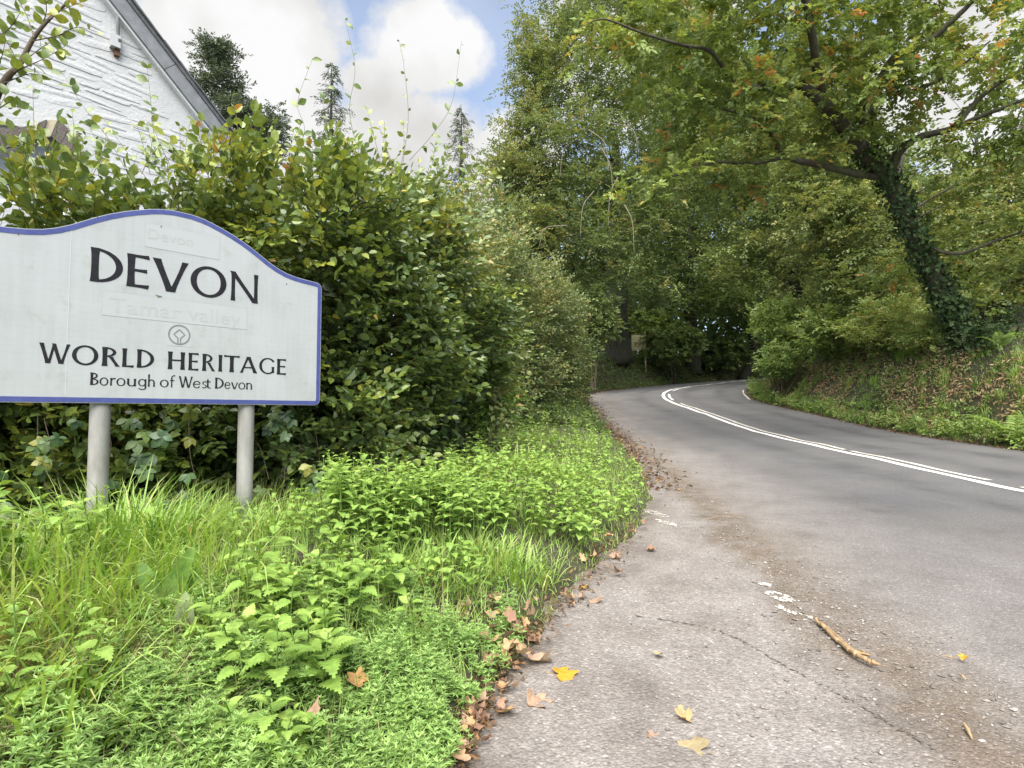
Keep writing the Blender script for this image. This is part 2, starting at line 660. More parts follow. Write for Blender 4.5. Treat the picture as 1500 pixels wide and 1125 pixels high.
AE = g.n('ShaderNodeAttribute', attribute_name='edge_dirt').outputs['Fac']
fresh = g.ramp(big, [(0.3, (0.080, 0.079, 0.082)), (0.7, (0.109, 0.107, 0.108))])
# tyre-polished strips along the lanes
old = g.ramp(g.noise(OB, 1.6, 7, .68), [(0.3, (0.156, 0.134, 0.118)), (0.52, (0.210, 0.189, 0.172)), (0.7, (0.240, 0.221, 0.205))])
AT = g.n('ShaderNodeAttribute', attribute_name='track').outputs['Fac']
fresh = g.mix(g.math('MULTIPLY', AT, .8), fresh, (0.062, 0.062, 0.064))
lpatch = g.ramp(g.noise(OB, .9, 3, .5), [(0.44, 0.0), (0.52, .35)])
fresh = g.mix(lpatch, fresh, (0.120, 0.116, 0.112))
base = g.mix(g.math('POWER', AW, .8), fresh, old)
dm = g.math('MULTIPLY', AD, g.ramp(mid, [(0.34, .35), (0.56, 1.0)]))
base = g.mix(g.math('MULTIPLY', dm, .95), base, (0.120, 0.091, 0.064))
em = g.math('MULTIPLY', AE, g.ramp(mid, [(0.4, .25), (0.62, 1.0)]))
base = g.mix(g.math('MULTIPLY', em, .9), base, (0.068, 0.048, 0.030))
blot = g.ramp(g.noise(OB, 3.1, 8, .72), [(0.33, .72), (0.5, 1.0), (0.7, 1.1)])
base = g.mix(g.math('MULTIPLY_ADD', AW, .6, .25), base, blot, 'MULTIPLY')
base = g.mix(1.0, base, stone, 'MULTIPLY')
base = g.mix(AW, base, g.mix(1.0, base, stone2, 'MULTIPLY'))
base = g.mix(.8, base, gap, 'MULTIPLY')
pb = g.n('ShaderNodeBsdfPrincipled')
g.l(base, pb.inputs['Base Color'])
pb.inputs['Roughness'].default_value = .82
pb.inputs['Specular IOR Level'].default_value = .35
bp = g.n('ShaderNodeBump')
bp.inputs['Distance'].default_value = .006
bp.inputs['Strength'].default_value = .6
g.l(g.math('ADD', vor.outputs['Distance'], g.math('MULTIPLY', vor2.outputs['Distance'], AW)), bp.inputs['Height'])
bp.invert = True
g.l(bp.outputs[0], pb.inputs['Normal'])
finish(g, pb.outputs[0])
me.materials.append(m)
road = put('road', me)
tag(road, 'grey tarmac road rising and bending right between banks', kind='structure')

# markings: a solid line and a broken line in the middle, edge line on the inside of the far bend
m, g = new_mat('road_paint')
tcn = g.n('ShaderNodeTexCoord')
nz = g.noise(tcn.outputs['Object'], 22, 6, .7)
n3 = g.noise(tcn.outputs['Object'], 110, 3, .7)
pb = g.n('ShaderNodeBsdfPrincipled')
c = g.ramp(nz, [(0.3, (0.451, 0.435, 0.394)), (0.5, (0.640, 0.631, 0.599))])
c = g.mix(g.ramp(n3, [(0.62, 0.0), (0.72, .6)]), c, (0.131, 0.127, 0.123))
g.l(c, pb.inputs['Base Color'])
pb.inputs['Roughness'].default_value = .6
finish(g, pb.outputs[0])
M_PAINT = m
M_PAINTW = plain('worn_road_paint', (.62, .58, .5), .7, nscale=14, col2=(.3, .28, .25))


def strip(name, s0, s1, off, w, mat, parent=road, lift=.005, step=.3, wob=0.0):
    s = np.arange(s0, s1 + .01, step)
    c_ = np.stack([np.interp(s, S_ALL, CL[:, k]) for k in range(3)], -1)
    n_ = np.stack([np.interp(s, S_ALL, NR[:, k]) for k in range(2)], -1)
    rows = []
    for o in (off - w / 2, off + w / 2):
        oo = o + wob * R.normal(size=len(s))
        xy = c_[:, :2] + n_ * oo[:, None]
        zz = c_[:, 2] + .006 * fnoise(xy, .5, 21, 2) + lift
        rows.append(np.column_stack([xy, zz]))
    v = np.stack(rows, 1).reshape(-1, 3)
    i = np.arange(len(s) - 1) * 2
    return put(name, mesh_np(name, v, np.stack([i, i + 1, i + 3, i + 2], -1), mat), parent)


strip('solid_line', S0 - 6, S0 + 60, -.02, .15, M_PAINT, wob=.003)
BR = [(S0 + 1.0, S0 + 3.0), (S0 + 4.5, S0 + 7.3), (S0 + 7.75, S0 + 8.5), (S0 + 8.9, S0 + 12.6), (S0 + 12.75, S0 + 25.2), (S0 + 26.4, S0 + 29), (S0 + 30.5, S0 + 33.5), (S0 + 35, S0 + 38)]
for a_, b_ in BR:
    strip('broken_line', a_, b_, .25, .10, M_PAINTW if a_ < S0 + 26 else M_PAINT, wob=.004)
strip('edge_line', S0 + 26.5, S0 + 30.5, WR - .22, .06, M_PAINTW, wob=.005)


def worn_patch(px, py, rx, ry, rot, n, mat, seed):
    """what is left of an old painted mark: a scatter of paint flecks"""
    c_ = ground_hit(px, py)[0]
    rr = np.random.default_rng(seed)
    q = np.sqrt(rr.uniform(0, 1, n)) ** .8
    a = rr.uniform(0, 6.283, n)
    x, y = q * rx * np.cos(a), q * ry * np.sin(a)
    xx = c_[0] + x * math.cos(rot) - y * math.sin(rot)
    yy = c_[1] + x * math.sin(rot) + y * math.cos(rot)
    k = 7
    th = np.arange(k) / k * 6.283
    r = rr.lognormal(-5.1, .5, (n, 1)) * (1 + .35 * rr.normal(size=(n, k)))
    vx = xx[:, None] + r * np.cos(th) * .8
    vy = yy[:, None] + r * np.sin(th) * 1.5
    zz = .006 * fnoise(np.column_stack([vx.ravel(), vy.ravel()]), .5, 21, 2) + road_frame(vx.ravel(), vy.ravel())[2] + .0035 + np.repeat(np.arange(n) * .00001, k)
    v = np.column_stack([vx.ravel(), vy.ravel(), zz])
    i = np.arange(1, k - 1)
    f = np.stack([np.zeros(k - 2, int), i, i + 1], -1)
    o = put('worn_marking', mesh_np('worn_marking', v, ((np.arange(n) * k)[:, None, None] + f[None]).reshape(-1, 3), mat), road)
    o['kind'] = 'stuff'


for (px, py, rx, ry, rot, n_, sd_) in ((958, 752, .07, .26, .35, 150, 1), (974, 765, .05, .18, .3, 110, 2), (1119, 856, .05, .03, .1, 40, 3), (1141, 875, .055, .10, .3, 80, 4), (1165, 898, .03, .12, .5, 24, 5)):
    worn_patch(px, py, rx, ry, rot, n_, M_PAINTW, sd_)

# the long crack where the pull-in meets the carriageway
cr = ground_hit(np.array([930, 1000, 1050, 1085, 1110, 1150, 1190, 1225, 1260, 1300, 1345, 1400]), np.array([900, 910, 921, 935, 950, 972, 992, 1012, 1033, 1058, 1085, 1118]))
crs = catmull(cr, 16)
M_CRACK = plain('crack', (.085, .072, .06), .95)
w_ = np.clip(.0022 + .003 * R.normal(size=len(crs)), .0006, .008)
sidev = nrm(np.stack([np.gradient(crs[:, 1]), -np.gradient(crs[:, 0])], -1))
jit = .006 * R.normal(size=len(crs))
v = np.empty((len(crs) * 2, 3))
for k, sg in enumerate((-1, 1)):
    v[k::2, :2] = crs[:, :2] + sidev * (jit + sg * w_)[:, None]
v[:, 2] = .006 * fnoise(v[:, :2], .5, 21, 2) + .0035
i = np.arange(len(crs) - 1) * 2
put('crack', mesh_np('crack', v, np.stack([i, i + 1, i + 3, i + 2], -1), M_CRACK), road)
# ------------------------------------------------------------------ the boundary sign
SO = at(147, 604, 3.6)
SU = ray(1545, 604)
SU[2] = 0
SU /= np.linalg.norm(SU)
SN = np.array([SU[1], -SU[0], 0])
UP = np.array([0, 0, 1.0])


def s_at(px, py, off=0.0):
    """pixel -> (distance along the sign, height) on the sign's plane"""
    d = ray(px, py)
    q = SO + SN * off
    t = ((q - EYE) @ SN) / (d @ SN)
    p = EYE + d * t
    return (p - SO) @ SU, p[2]


SC = .428                                  # middle of the sign
M_WHITE = None
m, g = new_mat('sign_white')
tcn = g.n('ShaderNodeTexCoord')
sp = g.n('ShaderNodeSeparateXYZ')
g.l(tcn.outputs['Object'], sp.inputs[0])
rows = g.math('FRACT', g.math('MULTIPLY', sp.outputs[2], 26))
line = g.ramp(rows, [(0.0, .93), (0.1, 1.0), (0.9, 1.0), (1.0, .95)])
n1 = g.noise(tcn.outputs['Object'], 3.2, 6, .6)
mp = g.n('ShaderNodeMapping')
mp.inputs['Scale'].default_value = (14, 14, .9)
g.l(tcn.outputs['Object'], mp.inputs[0])
n2 = g.noise(mp.outputs[0], 2, 5, .6)
c = g.ramp(n1, [(0.3, (0.324, 0.340, 0.336)), (0.6, (0.364, 0.380, 0.384))])
c = g.mix(.25, c, g.ramp(n2, [(0.35, .78), (0.6, 1.0)]), 'MULTIPLY')
c = g.mix(.6, c, line, 'MULTIPLY')
# dirt and algae gathering towards the lower right corner and rim
n4 = g.noise(tcn.outputs['Object'], 9, 7, .7)
c = g.mix(g.ramp(n4, [(0.56, 0.0), (0.78, .5)]), c, (0.216, 0.224, 0.160))
pb = g.n('ShaderNodeBsdfPrincipled')
g.l(c, pb.inputs['Base Color'])
pb.inputs['Roughness'].default_value = .38
finish(g, pb.outputs[0])
M_WHITE = m
M_BLUE = plain('sign_blue', (0.060, 0.076, 0.232), .45, nscale=18, col2=(0.044, 0.056, 0.184), detail=4)
M_BLACK = plain('sign_black', (0.008, 0.008, 0.011), .6, spec=.2, nscale=30, col2=(0.016, 0.016, 0.019))
M_GHOST = plain('faded_grey', (0.324, 0.336, 0.336), .45, nscale=12, col2=(0.352, 0.364, 0.368))
M_STICK = plain('sticker_white', (0.364, 0.380, 0.384), .42, nscale=4, col2=(0.344, 0.360, 0.364))
M_STICKE = plain('sticker_edge', (0.308, 0.320, 0.320), .5)
M_EMB = plain('emblem_grey', (0.160, 0.164, 0.168), .5)
M_GALV = plain('grey_steel', (0.336, 0.328, 0.316), .6, .1, nscale=9, col2=(0.200, 0.192, 0.172), stretch=(1, 1, .3), detail=8)
M_SEAM = plain('sign_seam', (0.400, 0.416, 0.424), .4)

sign = thing('boundary_sign', 'white blue edged county boundary sign on two grey posts in the verge', 'sign', (float(SO[0]), float(SO[1]), .25))
half = [(0.0, 2.469), (.06, 2.468), (.13, 2.458), (.19, 2.443), (.26, 2.419), (.331, 2.392), (.41, 2.356), (.48, 2.318), (.55, 2.275), (.611, 2.237), (.68, 2.202), (.746, 2.178), (.82, 2.163), (.89, 2.155), (.96, 2.150), (1.0, 2.146), (1.022, 2.138), (1.036, 2.122), (1.042, 2.10)]
low = [(1.042, 1.205), (1.036, 1.180), (1.022, 1.164), (1.0, 1.157)]
rt = np.array(half + low)
outl = np.vstack([rt, (rt * [-1, 1])[::-1][:-1]])        # clockwise from the top middle, seen from the front
outl[:, 0] += SC


def inset(o, d):
    c_ = np.array([SC, 1.75])
    t_ = nrm(np.roll(o, -1, 0) - np.roll(o, 1, 0))
    n_ = np.stack([t_[:, 1], -t_[:, 0]], -1)             # inward for this winding
    if ((c_ - o) * n_).sum(1).mean() < 0:
        n_ = -n_
    return o + n_ * d


O0 = SO * [1, 1, 0]


def plate(o, front, thick, name, mat, parent):
    mb = MB()
    mb.prism(o, O0 + SN * front, SU, UP, SN * thick)
    return mb.build(name, mat, parent)


def ring(o1, o2, f1, name, mat, parent, thick=.0):
    k = len(o1)
    mk = lambda o, f: O0 + SN * f + o[:, :1] * SU + o[:, 1:] * UP
    v = np.vstack([mk(o1, f1), mk(o2, f1), mk(o1, f1 - thick), mk(o2, f1 - thick)])
    i = np.arange(k)
    j = (i + 1) % k
    mb = MB()
    mb.add(v, np.vstack([np.stack([i, j, j + k, i + k], -1), np.stack([i + 2 * k, i, i + k * 0 + 0 * i + i, i], -1)[:0], np.stack([i, i + 2 * k, j + 2 * k, j], -1), np.stack([i + k, j + k, j + 3 * k, i + 3 * k], -1)]))
    return mb.build(name, mat, parent)


panel = plate(outl, 0.0, .014, 'panel', M_WHITE, sign)
ring(inset(outl, .004), inset(outl, .034), .002, 'border', M_BLUE, panel, .0025)
# dark scuffs on the border where the hedge rubs
# vertical joint of the face sheet
s0, _ = s_at(100, 460)
mb = MB()
mb.box(O0 + SN * .0004 + SU * s0 + UP * 1.70, SU * .0022, SN * .0006, UP * .5)
mb.build('seam', M_SEAM, panel)
# posts behind the panel, with clips
for px in (147, 361):
    s_, _ = s_at(px, 600, -.07)
    p = O0 + SN * -.072 + SU * s_
    zb = float(ground_z(p[0], p[1])[0]) - .25
    mb = MB()
    mb.tube([p + UP * zb, p + UP * .6, p + UP * 1.2, p + UP * 2.08], .0565, 24)
    mb.build('post', M_GALV, sign, smooth=True)
for zz in (1.3, 1.95):
    mb = MB()
    mb.box(O0 + SN * -.027 + SU * SC + UP * zz, SU * .95, SN * .0125, UP * .03)
    mb.build('rail', M_GALV, sign)

# --- lettering: flared strokes built one by one
def stem(x, y0, y1, w, fl=.28, x1=None):
    x1 = x if x1 is None else x1
    t = np.linspace(0, 1, 7)
    ww = w * (1 + fl * np.abs(2 * t - 1) ** 3)
    xs, ys = x + (x1 - x) * t, y0 + (y1 - y0) * t
    return np.stack([np.column_stack([xs - ww / 2, ys]), np.column_stack([xs + ww / 2, ys])], 1)


def bar(x0, x1, y, w, fl=.5, slant=0.0, y1=None):
    t = np.linspace(0, 1, 6)
    y1 = y if y1 is None else y1
    ww = w * (1 + fl * t ** 3)
    ys = y + (y1 - y) * t
    xs = x0 + (x1 - x0) * t
    return np.stack([np.column_stack([xs + slant * t, ys - ww / 2]), np.column_stack([xs, ys + ww / 2])], 1)


def arc(cx_, cy_, rx, ry, a0, a1, wv, wh, n=26, a_end=1.0):
    t = np.radians(np.linspace(a0, a1, n))
    o_ = np.column_stack([cx_ + rx * np.cos(t), cy_ + ry * np.sin(t)])
    th = wh + (wv - wh) * np.cos(t) ** 2
    d_ = nrm(np.column_stack([np.cos(t) * rx, np.sin(t) * ry]))
    return np.stack([o_, o_ - d_ * th[:, None]], 1)


W, H = .195, .085
GLY = {
    'D': [stem(.12, 0, 1, W), arc(.14, .5, .72, .5, -90, 90, .19, .08), bar(.05, .2, .037, .075, .1), bar(.05, .2, .963, .075, .1)],
    'E': [stem(.12, 0, 1, W), bar(.1, .60, .955, .085, .5, .03), bar(.1, .56, .52, .08, .5), bar(.1, .63, .045, .085, .5, -.03)],
    'V': [stem(.11, 1, 0, .17, .25, x1=.46), stem(.83, 1, .0, .12, .45, x1=.50)],
    'O': [arc(.5, .5, .5, .515, 0, 360, .17, .095, 48)],
    'N': [stem(.1, 0, 1, .11, .3), stem(.07, 1, 0, .15, .12, x1=.78), stem(.8, 0, 1, .11, .3)],
    'W': [stem(.08, 1, 0, .15, .25, x1=.34), stem(.58, 1, 0, .11, .1, x1=.38), stem(.56, 1, 0, .15, .1, x1=.84), stem(1.14, 1, 0, .11, .4, x1=.88)],
    'R': [stem(.12, 0, 1, W), arc(.14, .74, .45, .26, -90, 90, .15, .08), bar(.1, .2, .96, .08, .1), stem(.36, .5, 0, .15, .3, x1=.66)],
    'L': [stem(.12, 0, 1, W), bar(.1, .60, .045, .085, .55, -.03)],
    'H': [stem(.12, 0, 1, W), stem(.76, 0, 1, W), bar(.15, .74, .52, .085, 0)],
    'I': [stem(.12, 0, 1, W)],
    'T': [stem(.42, 0, 1, W), bar(.42, .82, .955, .085, .5), bar(.42, .02, .955, .085, .5)],
    'A': [stem(.08, 0, 1, .11, .4, x1=.42), stem(.80, 0, 1, .165, .3, x1=.44), bar(.22, .66, .33, .08, 0)],
    'G': [arc(.5, .5, .5, .515, 38, 322, .155, .085, 36), stem(.80, .08, .46, .14, .25)],
    'B': [stem(.12, 0, 1, W), arc(.14, .755, .42, .245, -90, 90, .14, .08), arc(.14, .27, .5, .27, -90, 90, .15, .08)],
    'o': [arc(.33, .31, .33, .33, 0, 360, .12, .07, 32)],
    'r': [stem(.1, 0, .62, .13), arc(.34, .38, .24, .25, 55, 165, .09, .09, 12)],
    'u': [stem(.1, .2, .62, .13), arc(.31, .22, .275, .235, 180, 330, .12, .075, 14), stem(.52, 0, .62, .13)],
    'g': [arc(.32, .32, .31, .31, 0, 360, .12, .07, 30), stem(.58, -.1, .62, .125, .1), arc(.33, -.09, .31, .2, 200, 360, .1, .075, 14)],
    'h': [stem(.1, 0, 1.04, .13), arc(.31, .37, .27, .25, 5, 160, .12, .08, 14), stem(.52, 0, .38, .13)],
    'f': [stem(.2, 0, .82, .13), arc(.42, .80, .28, .26, 60, 180, .11, .08, 12), bar(.02, .45, .585, .075, .2)],
    'e': [arc(.31, .31, .31, .33, 20, 325, .12, .07, 26), bar(.08, .56, .34, .07, 0)],
    's': [arc(.25, .46, .2, .165, 30, 250, .1, .075, 16), arc(.22, .165, .23, .18, -150, 80, .1, .075, 16)],
    't': [stem(.18, .12, .8, .13), arc(.34, .16, .215, .175, 180, 300, .11, .08, 10), bar(.02, .42, .585, .075, .2)],
    'v': [stem(.08, .62, 0, .125, .25, x1=.29), stem(.56, .62, 0, .085, .5, x1=.33)],
    'n': [stem(.1, 0, .62, .13), arc(.31, .37, .27, .25, 5, 160, .12, .08, 14), stem(.52, 0, .38, .13)],
}


def write(word_boxes, z0, z1, parent, mat, lift=.0015, name='letter'):
    """word_boxes: (char, s_left, s_right) along the sign; z0 baseline, z1 top of capitals"""
    for ch, a, b_ in word_boxes:
        st_ = GLY[ch]
        allp = np.concatenate([k.reshape(-1, 2) for k in st_])
        x0, x1 = allp[:, 0].min(), allp[:, 0].max()
        mb = MB()
        for q_i, k in enumerate(st_):
            pts = k.reshape(-1, 2)
            s_ = a + (pts[:, 0] - x0) / (x1 - x0) * (b_ - a)
            z_ = z0 + pts[:, 1] * (z1 - z0)
            v = O0 + SN * (lift + .00012 * q_i) + s_[:, None] * SU + z_[:, None] * UP
            n_ = len(k)
            i_ = np.arange(n_ - 1) * 2
            mb.add(v, np.stack([i_, i_ + 1, i_ + 3, i_ + 2], -1))
        mb.build(name, mat, parent)


def boxes(text, xs, ybase):
    out = []
    for ch, (a, b_) in zip(text, xs):
        out.append((ch, s_at(a, ybase(a))[0], s_at(b_, ybase(b_))[0]))
    return out


zx = lambda l: [(a / 3, b_ / 3) for a, b_ in l]
write(boxes('DEVON', zx([(396, 540), (556, 657), (668, 828), (837, 995), (1008, 1134)]), lambda x: 387 + (x - 133) * .153), 1.909, 2.123, panel, M_BLACK)
write(boxes('WORLDHERITAGE', zx([(170, 308), (316, 432), (447, 528), (536, 589), (601, 677), (737, 813), (827, 873), (888, 946), (959, 977), (984, 1052), (1054, 1131), (1139, 1206), (1216, 1257)]), lambda x: 517 + (x - 62) * .058), 1.389, 1.508, panel, M_BLACK)
write(boxes('BoroughofWestDevon', zx([(395, 433), (437, 476), (483, 509), (511, 551), (557, 598), (606, 643), (649, 681), (702, 741), (746, 770), (784, 846), (847, 881), (887, 908), (904, 927), (944, 983), (986, 1012), (1014, 1046), (1047, 1078), (1081, 1108)]), lambda x: 560 + (x - 131) * .03), 1.268, 1.345, panel, M_BLACK)


def rect_on(x0, x1, z0, z1, f, mat, name, parent, edge=True):
    o_ = np.array([(x0, z1), (x1, z1), (x1, z0), (x0, z0)])
    mb = MB()
    mb.prism(o_, O0 + SN * f, SU, UP, SN * .0008)
    r_ = mb.build(name, mat, parent)
    if edge:
        mb = MB()
        wv = .0016
        for (a, b_) in ((o_[0], o_[1]), (o_[1], o_[2]), (o_[2], o_[3]), (o_[3], o_[0])):
            d_ = nrm((b_ - a)[None])[0]
            n_ = np.array([d_[1], -d_[0]]) * wv
            q_ = np.array([a, b_, b_ + n_, a + n_])
            mb.add(O0 + SN * (f + .0003) + q_[:, :1] * SU + q_[:, 1:] * UP, [[0, 1, 2, 3]])
        mb.build('sticker_edge', M_STICKE, r_)
    return r_


a0, zt = s_at(150, 425)
a1, _ = s_at(362, 460)
_, zb_ = s_at(147, 461)
st1 = rect_on(a0, a1, zb_, zt, .0010, M_STICK, 'sticker', panel)
b0, zt2 = s_at(213, 325)
b1, _ = s_at(322, 360)
_, zb2 = s_at(213, 361)
st2 = rect_on(b0, b1, zb2, zt2, .0010, M_STICK, 'sticker', panel)
e0, ez1 = s_at(244, 475)
e1, _ = s_at(281, 490)
_, ez0 = s_at(246, 506)
st3 = rect_on(e0, e1, ez0, ez1, .0010, M_STICK, 'sticker', panel, False)
ec, ezc = s_at(262.6, 490.5)
RAD = .069
mb = MB()
for q_i, (r1, r2, a_0, a_1) in enumerate(((RAD, RAD - .010, 0, 360), (.050, .0405, 118 + 155, 270 - 8), (0, 0, 0, 0))):
    if r1 == 0:
        continue
    if q_i == 1:
        continue
    t_ = np.radians(np.linspace(a_0, a_1, 48))
    o1 = np.column_stack([ec + r1 * np.cos(t_), ezc + r1 * np.sin(t_)])
    o2 = np.column_stack([ec + r2 * np.cos(t_), ezc + r2 * np.sin(t_)])
    v = np.stack([o1, o2], 1).reshape(-1, 2)
    i_ = np.arange(len(t_) - 1) * 2
    mb.add(O0 + SN * .0022 + v[:, :1] * SU + v[:, 1:] * UP, np.stack([i_, i_ + 1, i_ + 3, i_ + 2], -1))


def poly_line(pts, w_):
    pts = np.asarray(pts, float)
    t_ = nrm(np.gradient(pts, axis=0))
    n_ = np.column_stack([-t_[:, 1], t_[:, 0]]) * w_ / 2
    v = np.stack([pts + n_, pts - n_], 1).reshape(-1, 2) + [ec, ezc]
    i_ = np.arange(len(pts) - 1) * 2
    mb.add(O0 + SN * .0024 + v[:, :1] * SU + v[:, 1:] * UP, np.stack([i_, i_ + 1, i_ + 3, i_ + 2], -1))


for sg in (-1, 1):
    # inner square standing on a corner, its lower corner open and running down into the circle
    poly_line([(0, .036), (sg * .018, .018), (sg * .034, .002), (sg * .020, -.012), (sg * .008, -.024), (sg * .008, -.05), (sg * .010, -.06)], .008)
    t_ = np.radians(np.linspace(278, 360, 14)) if sg > 0 else np.radians(np.linspace(262, 180, 14))
mb.build('emblem', M_EMB, panel)


def ghost(text, x0, x1, z0, z1, parent, mat):
    cu = bpy.data.curves.new('lettering', 'FONT')
    cu.body = text
    cu.size = 1
    cu.resolution_u = 3
    to = bpy.data.objects.new('lettering', cu)
    COL.objects.link(to)
    dg = bpy.context.evaluated_depsgraph_get()
    me_ = bpy.data.meshes.new_from_object(to.evaluated_get(dg))
    bpy.data.objects.remove(to)
    n_ = len(me_.vertices)
    co = np.empty(n_ * 3, np.float32)
    me_.vertices.foreach_get('co', co)
    co = co.reshape(-1, 3)
    lo, hi = co.min(0), co.max(0)
    cap = .73
    s_ = x0 + (co[:, 0] - lo[0]) / (hi[0] - lo[0]) * (x1 - x0)
    z_ = z0 + co[:, 1] / cap * (z1 - z0)
    v = O0 + SN * .0017 + s_[:, None] * SU + z_[:, None] * UP - world_loc(parent)
    me_.vertices.foreach_set('co', v.astype(np.float32).ravel())
    me_.materials.clear()
    me_.materials.append(mat)
    me_.update()
    return put('faded_lettering', me_, parent)


g0, gz1 = s_at(160, 432)
g1, _ = s_at(352, 470)
_, gz0 = s_at(163, 457)
ghost('Tamar valley', g0, g1, gz0, gz1 - .005, panel, M_GHOST)
g0, gz1 = s_at(217, 333)
g1, _ = s_at(283, 350)
_, gz0 = s_at(217, 349)
ghost('Devon', g0, g1, gz0, gz1, panel, M_GHOST)
# split in the sticker's upper edge
cs, cz = s_at(233, 434)
mb = MB()
mb.add(O0 + SN * .0026 + np.array([(cs - .024, cz + .008), (cs + .02, cz + .001), (cs - .004, cz - .010)])[:, :1] * SU + np.array([(cs - .024, cz + .008), (cs + .02, cz + .001), (cs - .004, cz - .010)])[:, 1:] * UP, None, [[0, 1, 2]])
mb.build('peeled_tear', plain('tear', (.12, .11, .06), .8), panel)
for (px, py) in ((143, 319), (420, 416), (27, 343), (236, 332)):
    s_, z_ = s_at(px, py)
    mb = MB()
    mb.box(O0 + SN * .001 + SU * s_ + UP * z_, SU * .003, SN * .0012, UP * .006)
    mb.build('screw_head', M_CRACK, panel)

# ------------------------------------------------------------------ the whitewashed cottage
HW = at(350, 232, 9.0)                       # a point on the gable wall at the barge board
HU, HN = SU, SN


def h_at(px, py, off=0.0):
    d = ray(px, py)
    q = HW + HN * off
    t = ((q - EYE) @ HN) / (d @ HN)
    p = EYE + d * t
    return (p - HW) @ HU, p[2]


H0 = HW * [1, 1, 0]
HP = lambda s, z, f=0.0: H0 + HU * s + UP * z + HN * f
m, g = new_mat('whitewash')
tcn = g.n('ShaderNodeTexCoord')
n1 = g.noise(tcn.outputs['Object'], 1.6, 6, .6)
n2 = g.noise(tcn.outputs['Object'], 26, 6, .65)
c = g.ramp(n1, [(0.3, (0.377, 0.385, 0.398)), (0.6, (0.443, 0.451, 0.459))])
n5 = g.noise(tcn.outputs['Object'], 5, 7, .7)
c = g.mix(g.ramp(n5, [(0.58, 0.0), (0.78, .5)]), c, (0.369, 0.369, 0.353))
pb = g.n('ShaderNodeBsdfPrincipled')
g.l(c, pb.inputs['Base Color'])
pb.inputs['Roughness'].default_value = .85
bp = g.n('ShaderNodeBump')
bp.inputs['Distance'].default_value = .02
bp.inputs['Strength'].default_value = .5
g.l(n2, bp.inputs['Height'])
g.l(bp.outputs[0], pb.inputs['Normal'])
finish(g, pb.outputs[0])
M_WASH = m
M_SLATE = plain('slate', (0.098, 0.102, 0.111), .6, nscale=14, col2=(0.057, 0.059, 0.064))
M_BARGE = plain('barge_grey', (.185, .195, .21), .6, nscale=8, col2=(.125, .132, .142))
M_GRANITE = plain('granite', (0.172, 0.148, 0.135), .9, nscale=60, col2=(0.066, 0.056, 0.051), bump=.6)
M_MORTAR = plain('mortar', (0.451, 0.402, 0.295), .9, nscale=20, col2=(0.344, 0.303, 0.221))
M_PVC = plain('white_plastic', (0.574, 0.590, 0.607), .35)
M_PIPE = plain('grey_conduit', (0.377, 0.385, 0.394), .5)
M_RUST = plain('rust', (0.180, 0.090, 0.049), .85, nscale=40, col2=(0.082, 0.041, 0.025))
M_GLASS, g = new_mat('window_glass')
pb = g.n('ShaderNodeBsdfPrincipled')
pb.inputs['Base Color'].default_value = (.42, .43, .45, 1)
pb.inputs['Roughness'].default_value = .08
pb.inputs['Specular IOR Level'].default_value = .6
finish(g, pb.outputs[0])

hb = H0 + UP * float(ground_z(H0[0], H0[1])[0])
house = thing('cottage', 'whitewashed stone cottage gable with slate edged roof behind the hedge', 'house', tuple(hb))
# gable outline; the roof pitches 45 degrees, ridge out of the frame to the left
sE, zE = h_at(352, 232)
sT, zT = h_at(172, 0)
slope = (zT - zE) / (sT - sE)                # negative
ridge_s = sT - 2.3
ridge_z = zE + slope * (ridge_s - sE)
eave_s = sE + .75
eave_z = zE + slope * (eave_s - sE)
far_s = 2 * ridge_s - eave_s
zg = float(hb[2]) - .3
win_s0, win_s1 = h_at(-30, 215)[0], h_at(100, 230)[0]
win_zt = h_at(45, 190)[1]
win_zb = win_zt - 1.0
wall = MB()
# wall in pieces round the window opening, all in one part
def wq(s0, s1, z0, z1):
    wall.box(HP((s0 + s1) / 2, (z0 + z1) / 2, -.2), HU * (s1 - s0) / 2, HN * .2, UP * (z1 - z0) / 2)
wq(far_s, win_s0, zg, eave_z)
wq(win_s1, eave_s, zg, eave_z)
wq(win_s0, win_s1, zg, win_zb)
tri = np.array([(far_s, eave_z), (win_s0, eave_z + slope * 0 + (win_s0 - far_s) * abs(slope)), (win_s0, eave_z)])
def wpoly(p):
    wall.prism(np.array(p), H0, HU, UP, HN * .4)
zl = lambda s: eave_z - slope * (s - far_s) if s < ridge_s else eave_z + slope * (s - eave_s)
wpoly([(far_s, eave_z), (win_s0, zl(win_s0)), (win_s0, eave_z)][::1])
wpoly([(win_s0, win_zt), (win_s0, zl(win_s0)), (min(max(ridge_s, win_s0), win_s1), ridge_z if win_s0 < ridge_s < win_s1 else zl(min(max(ridge_s, win_s0), win_s1))), (win_s1, zl(win_s1)), (win_s1, win_zt)])
wpoly([(win_s1, eave_z), (win_s1, zl(win_s1)), (eave_s, eave_z + .001)])
wallo = wall.build('wall', M_WASH, house)
# side walls and rear so that the house is a body
mb = MB()
DEP = 7.0
for s_ in (far_s + .2, eave_s - .2):
    mb.box(HP(s_, (zg + eave_z) / 2, -.4 - DEP / 2), HU * .2, HN * DEP / 2, UP * (eave_z - zg) / 2)
mb.box(HP((far_s + eave_s) / 2, (zg + eave_z) / 2, -.6 - DEP), HU * (eave_s - far_s) / 2, HN * .2, UP * (eave_z - zg) / 2)
mb.build('wall', M_WASH, house)
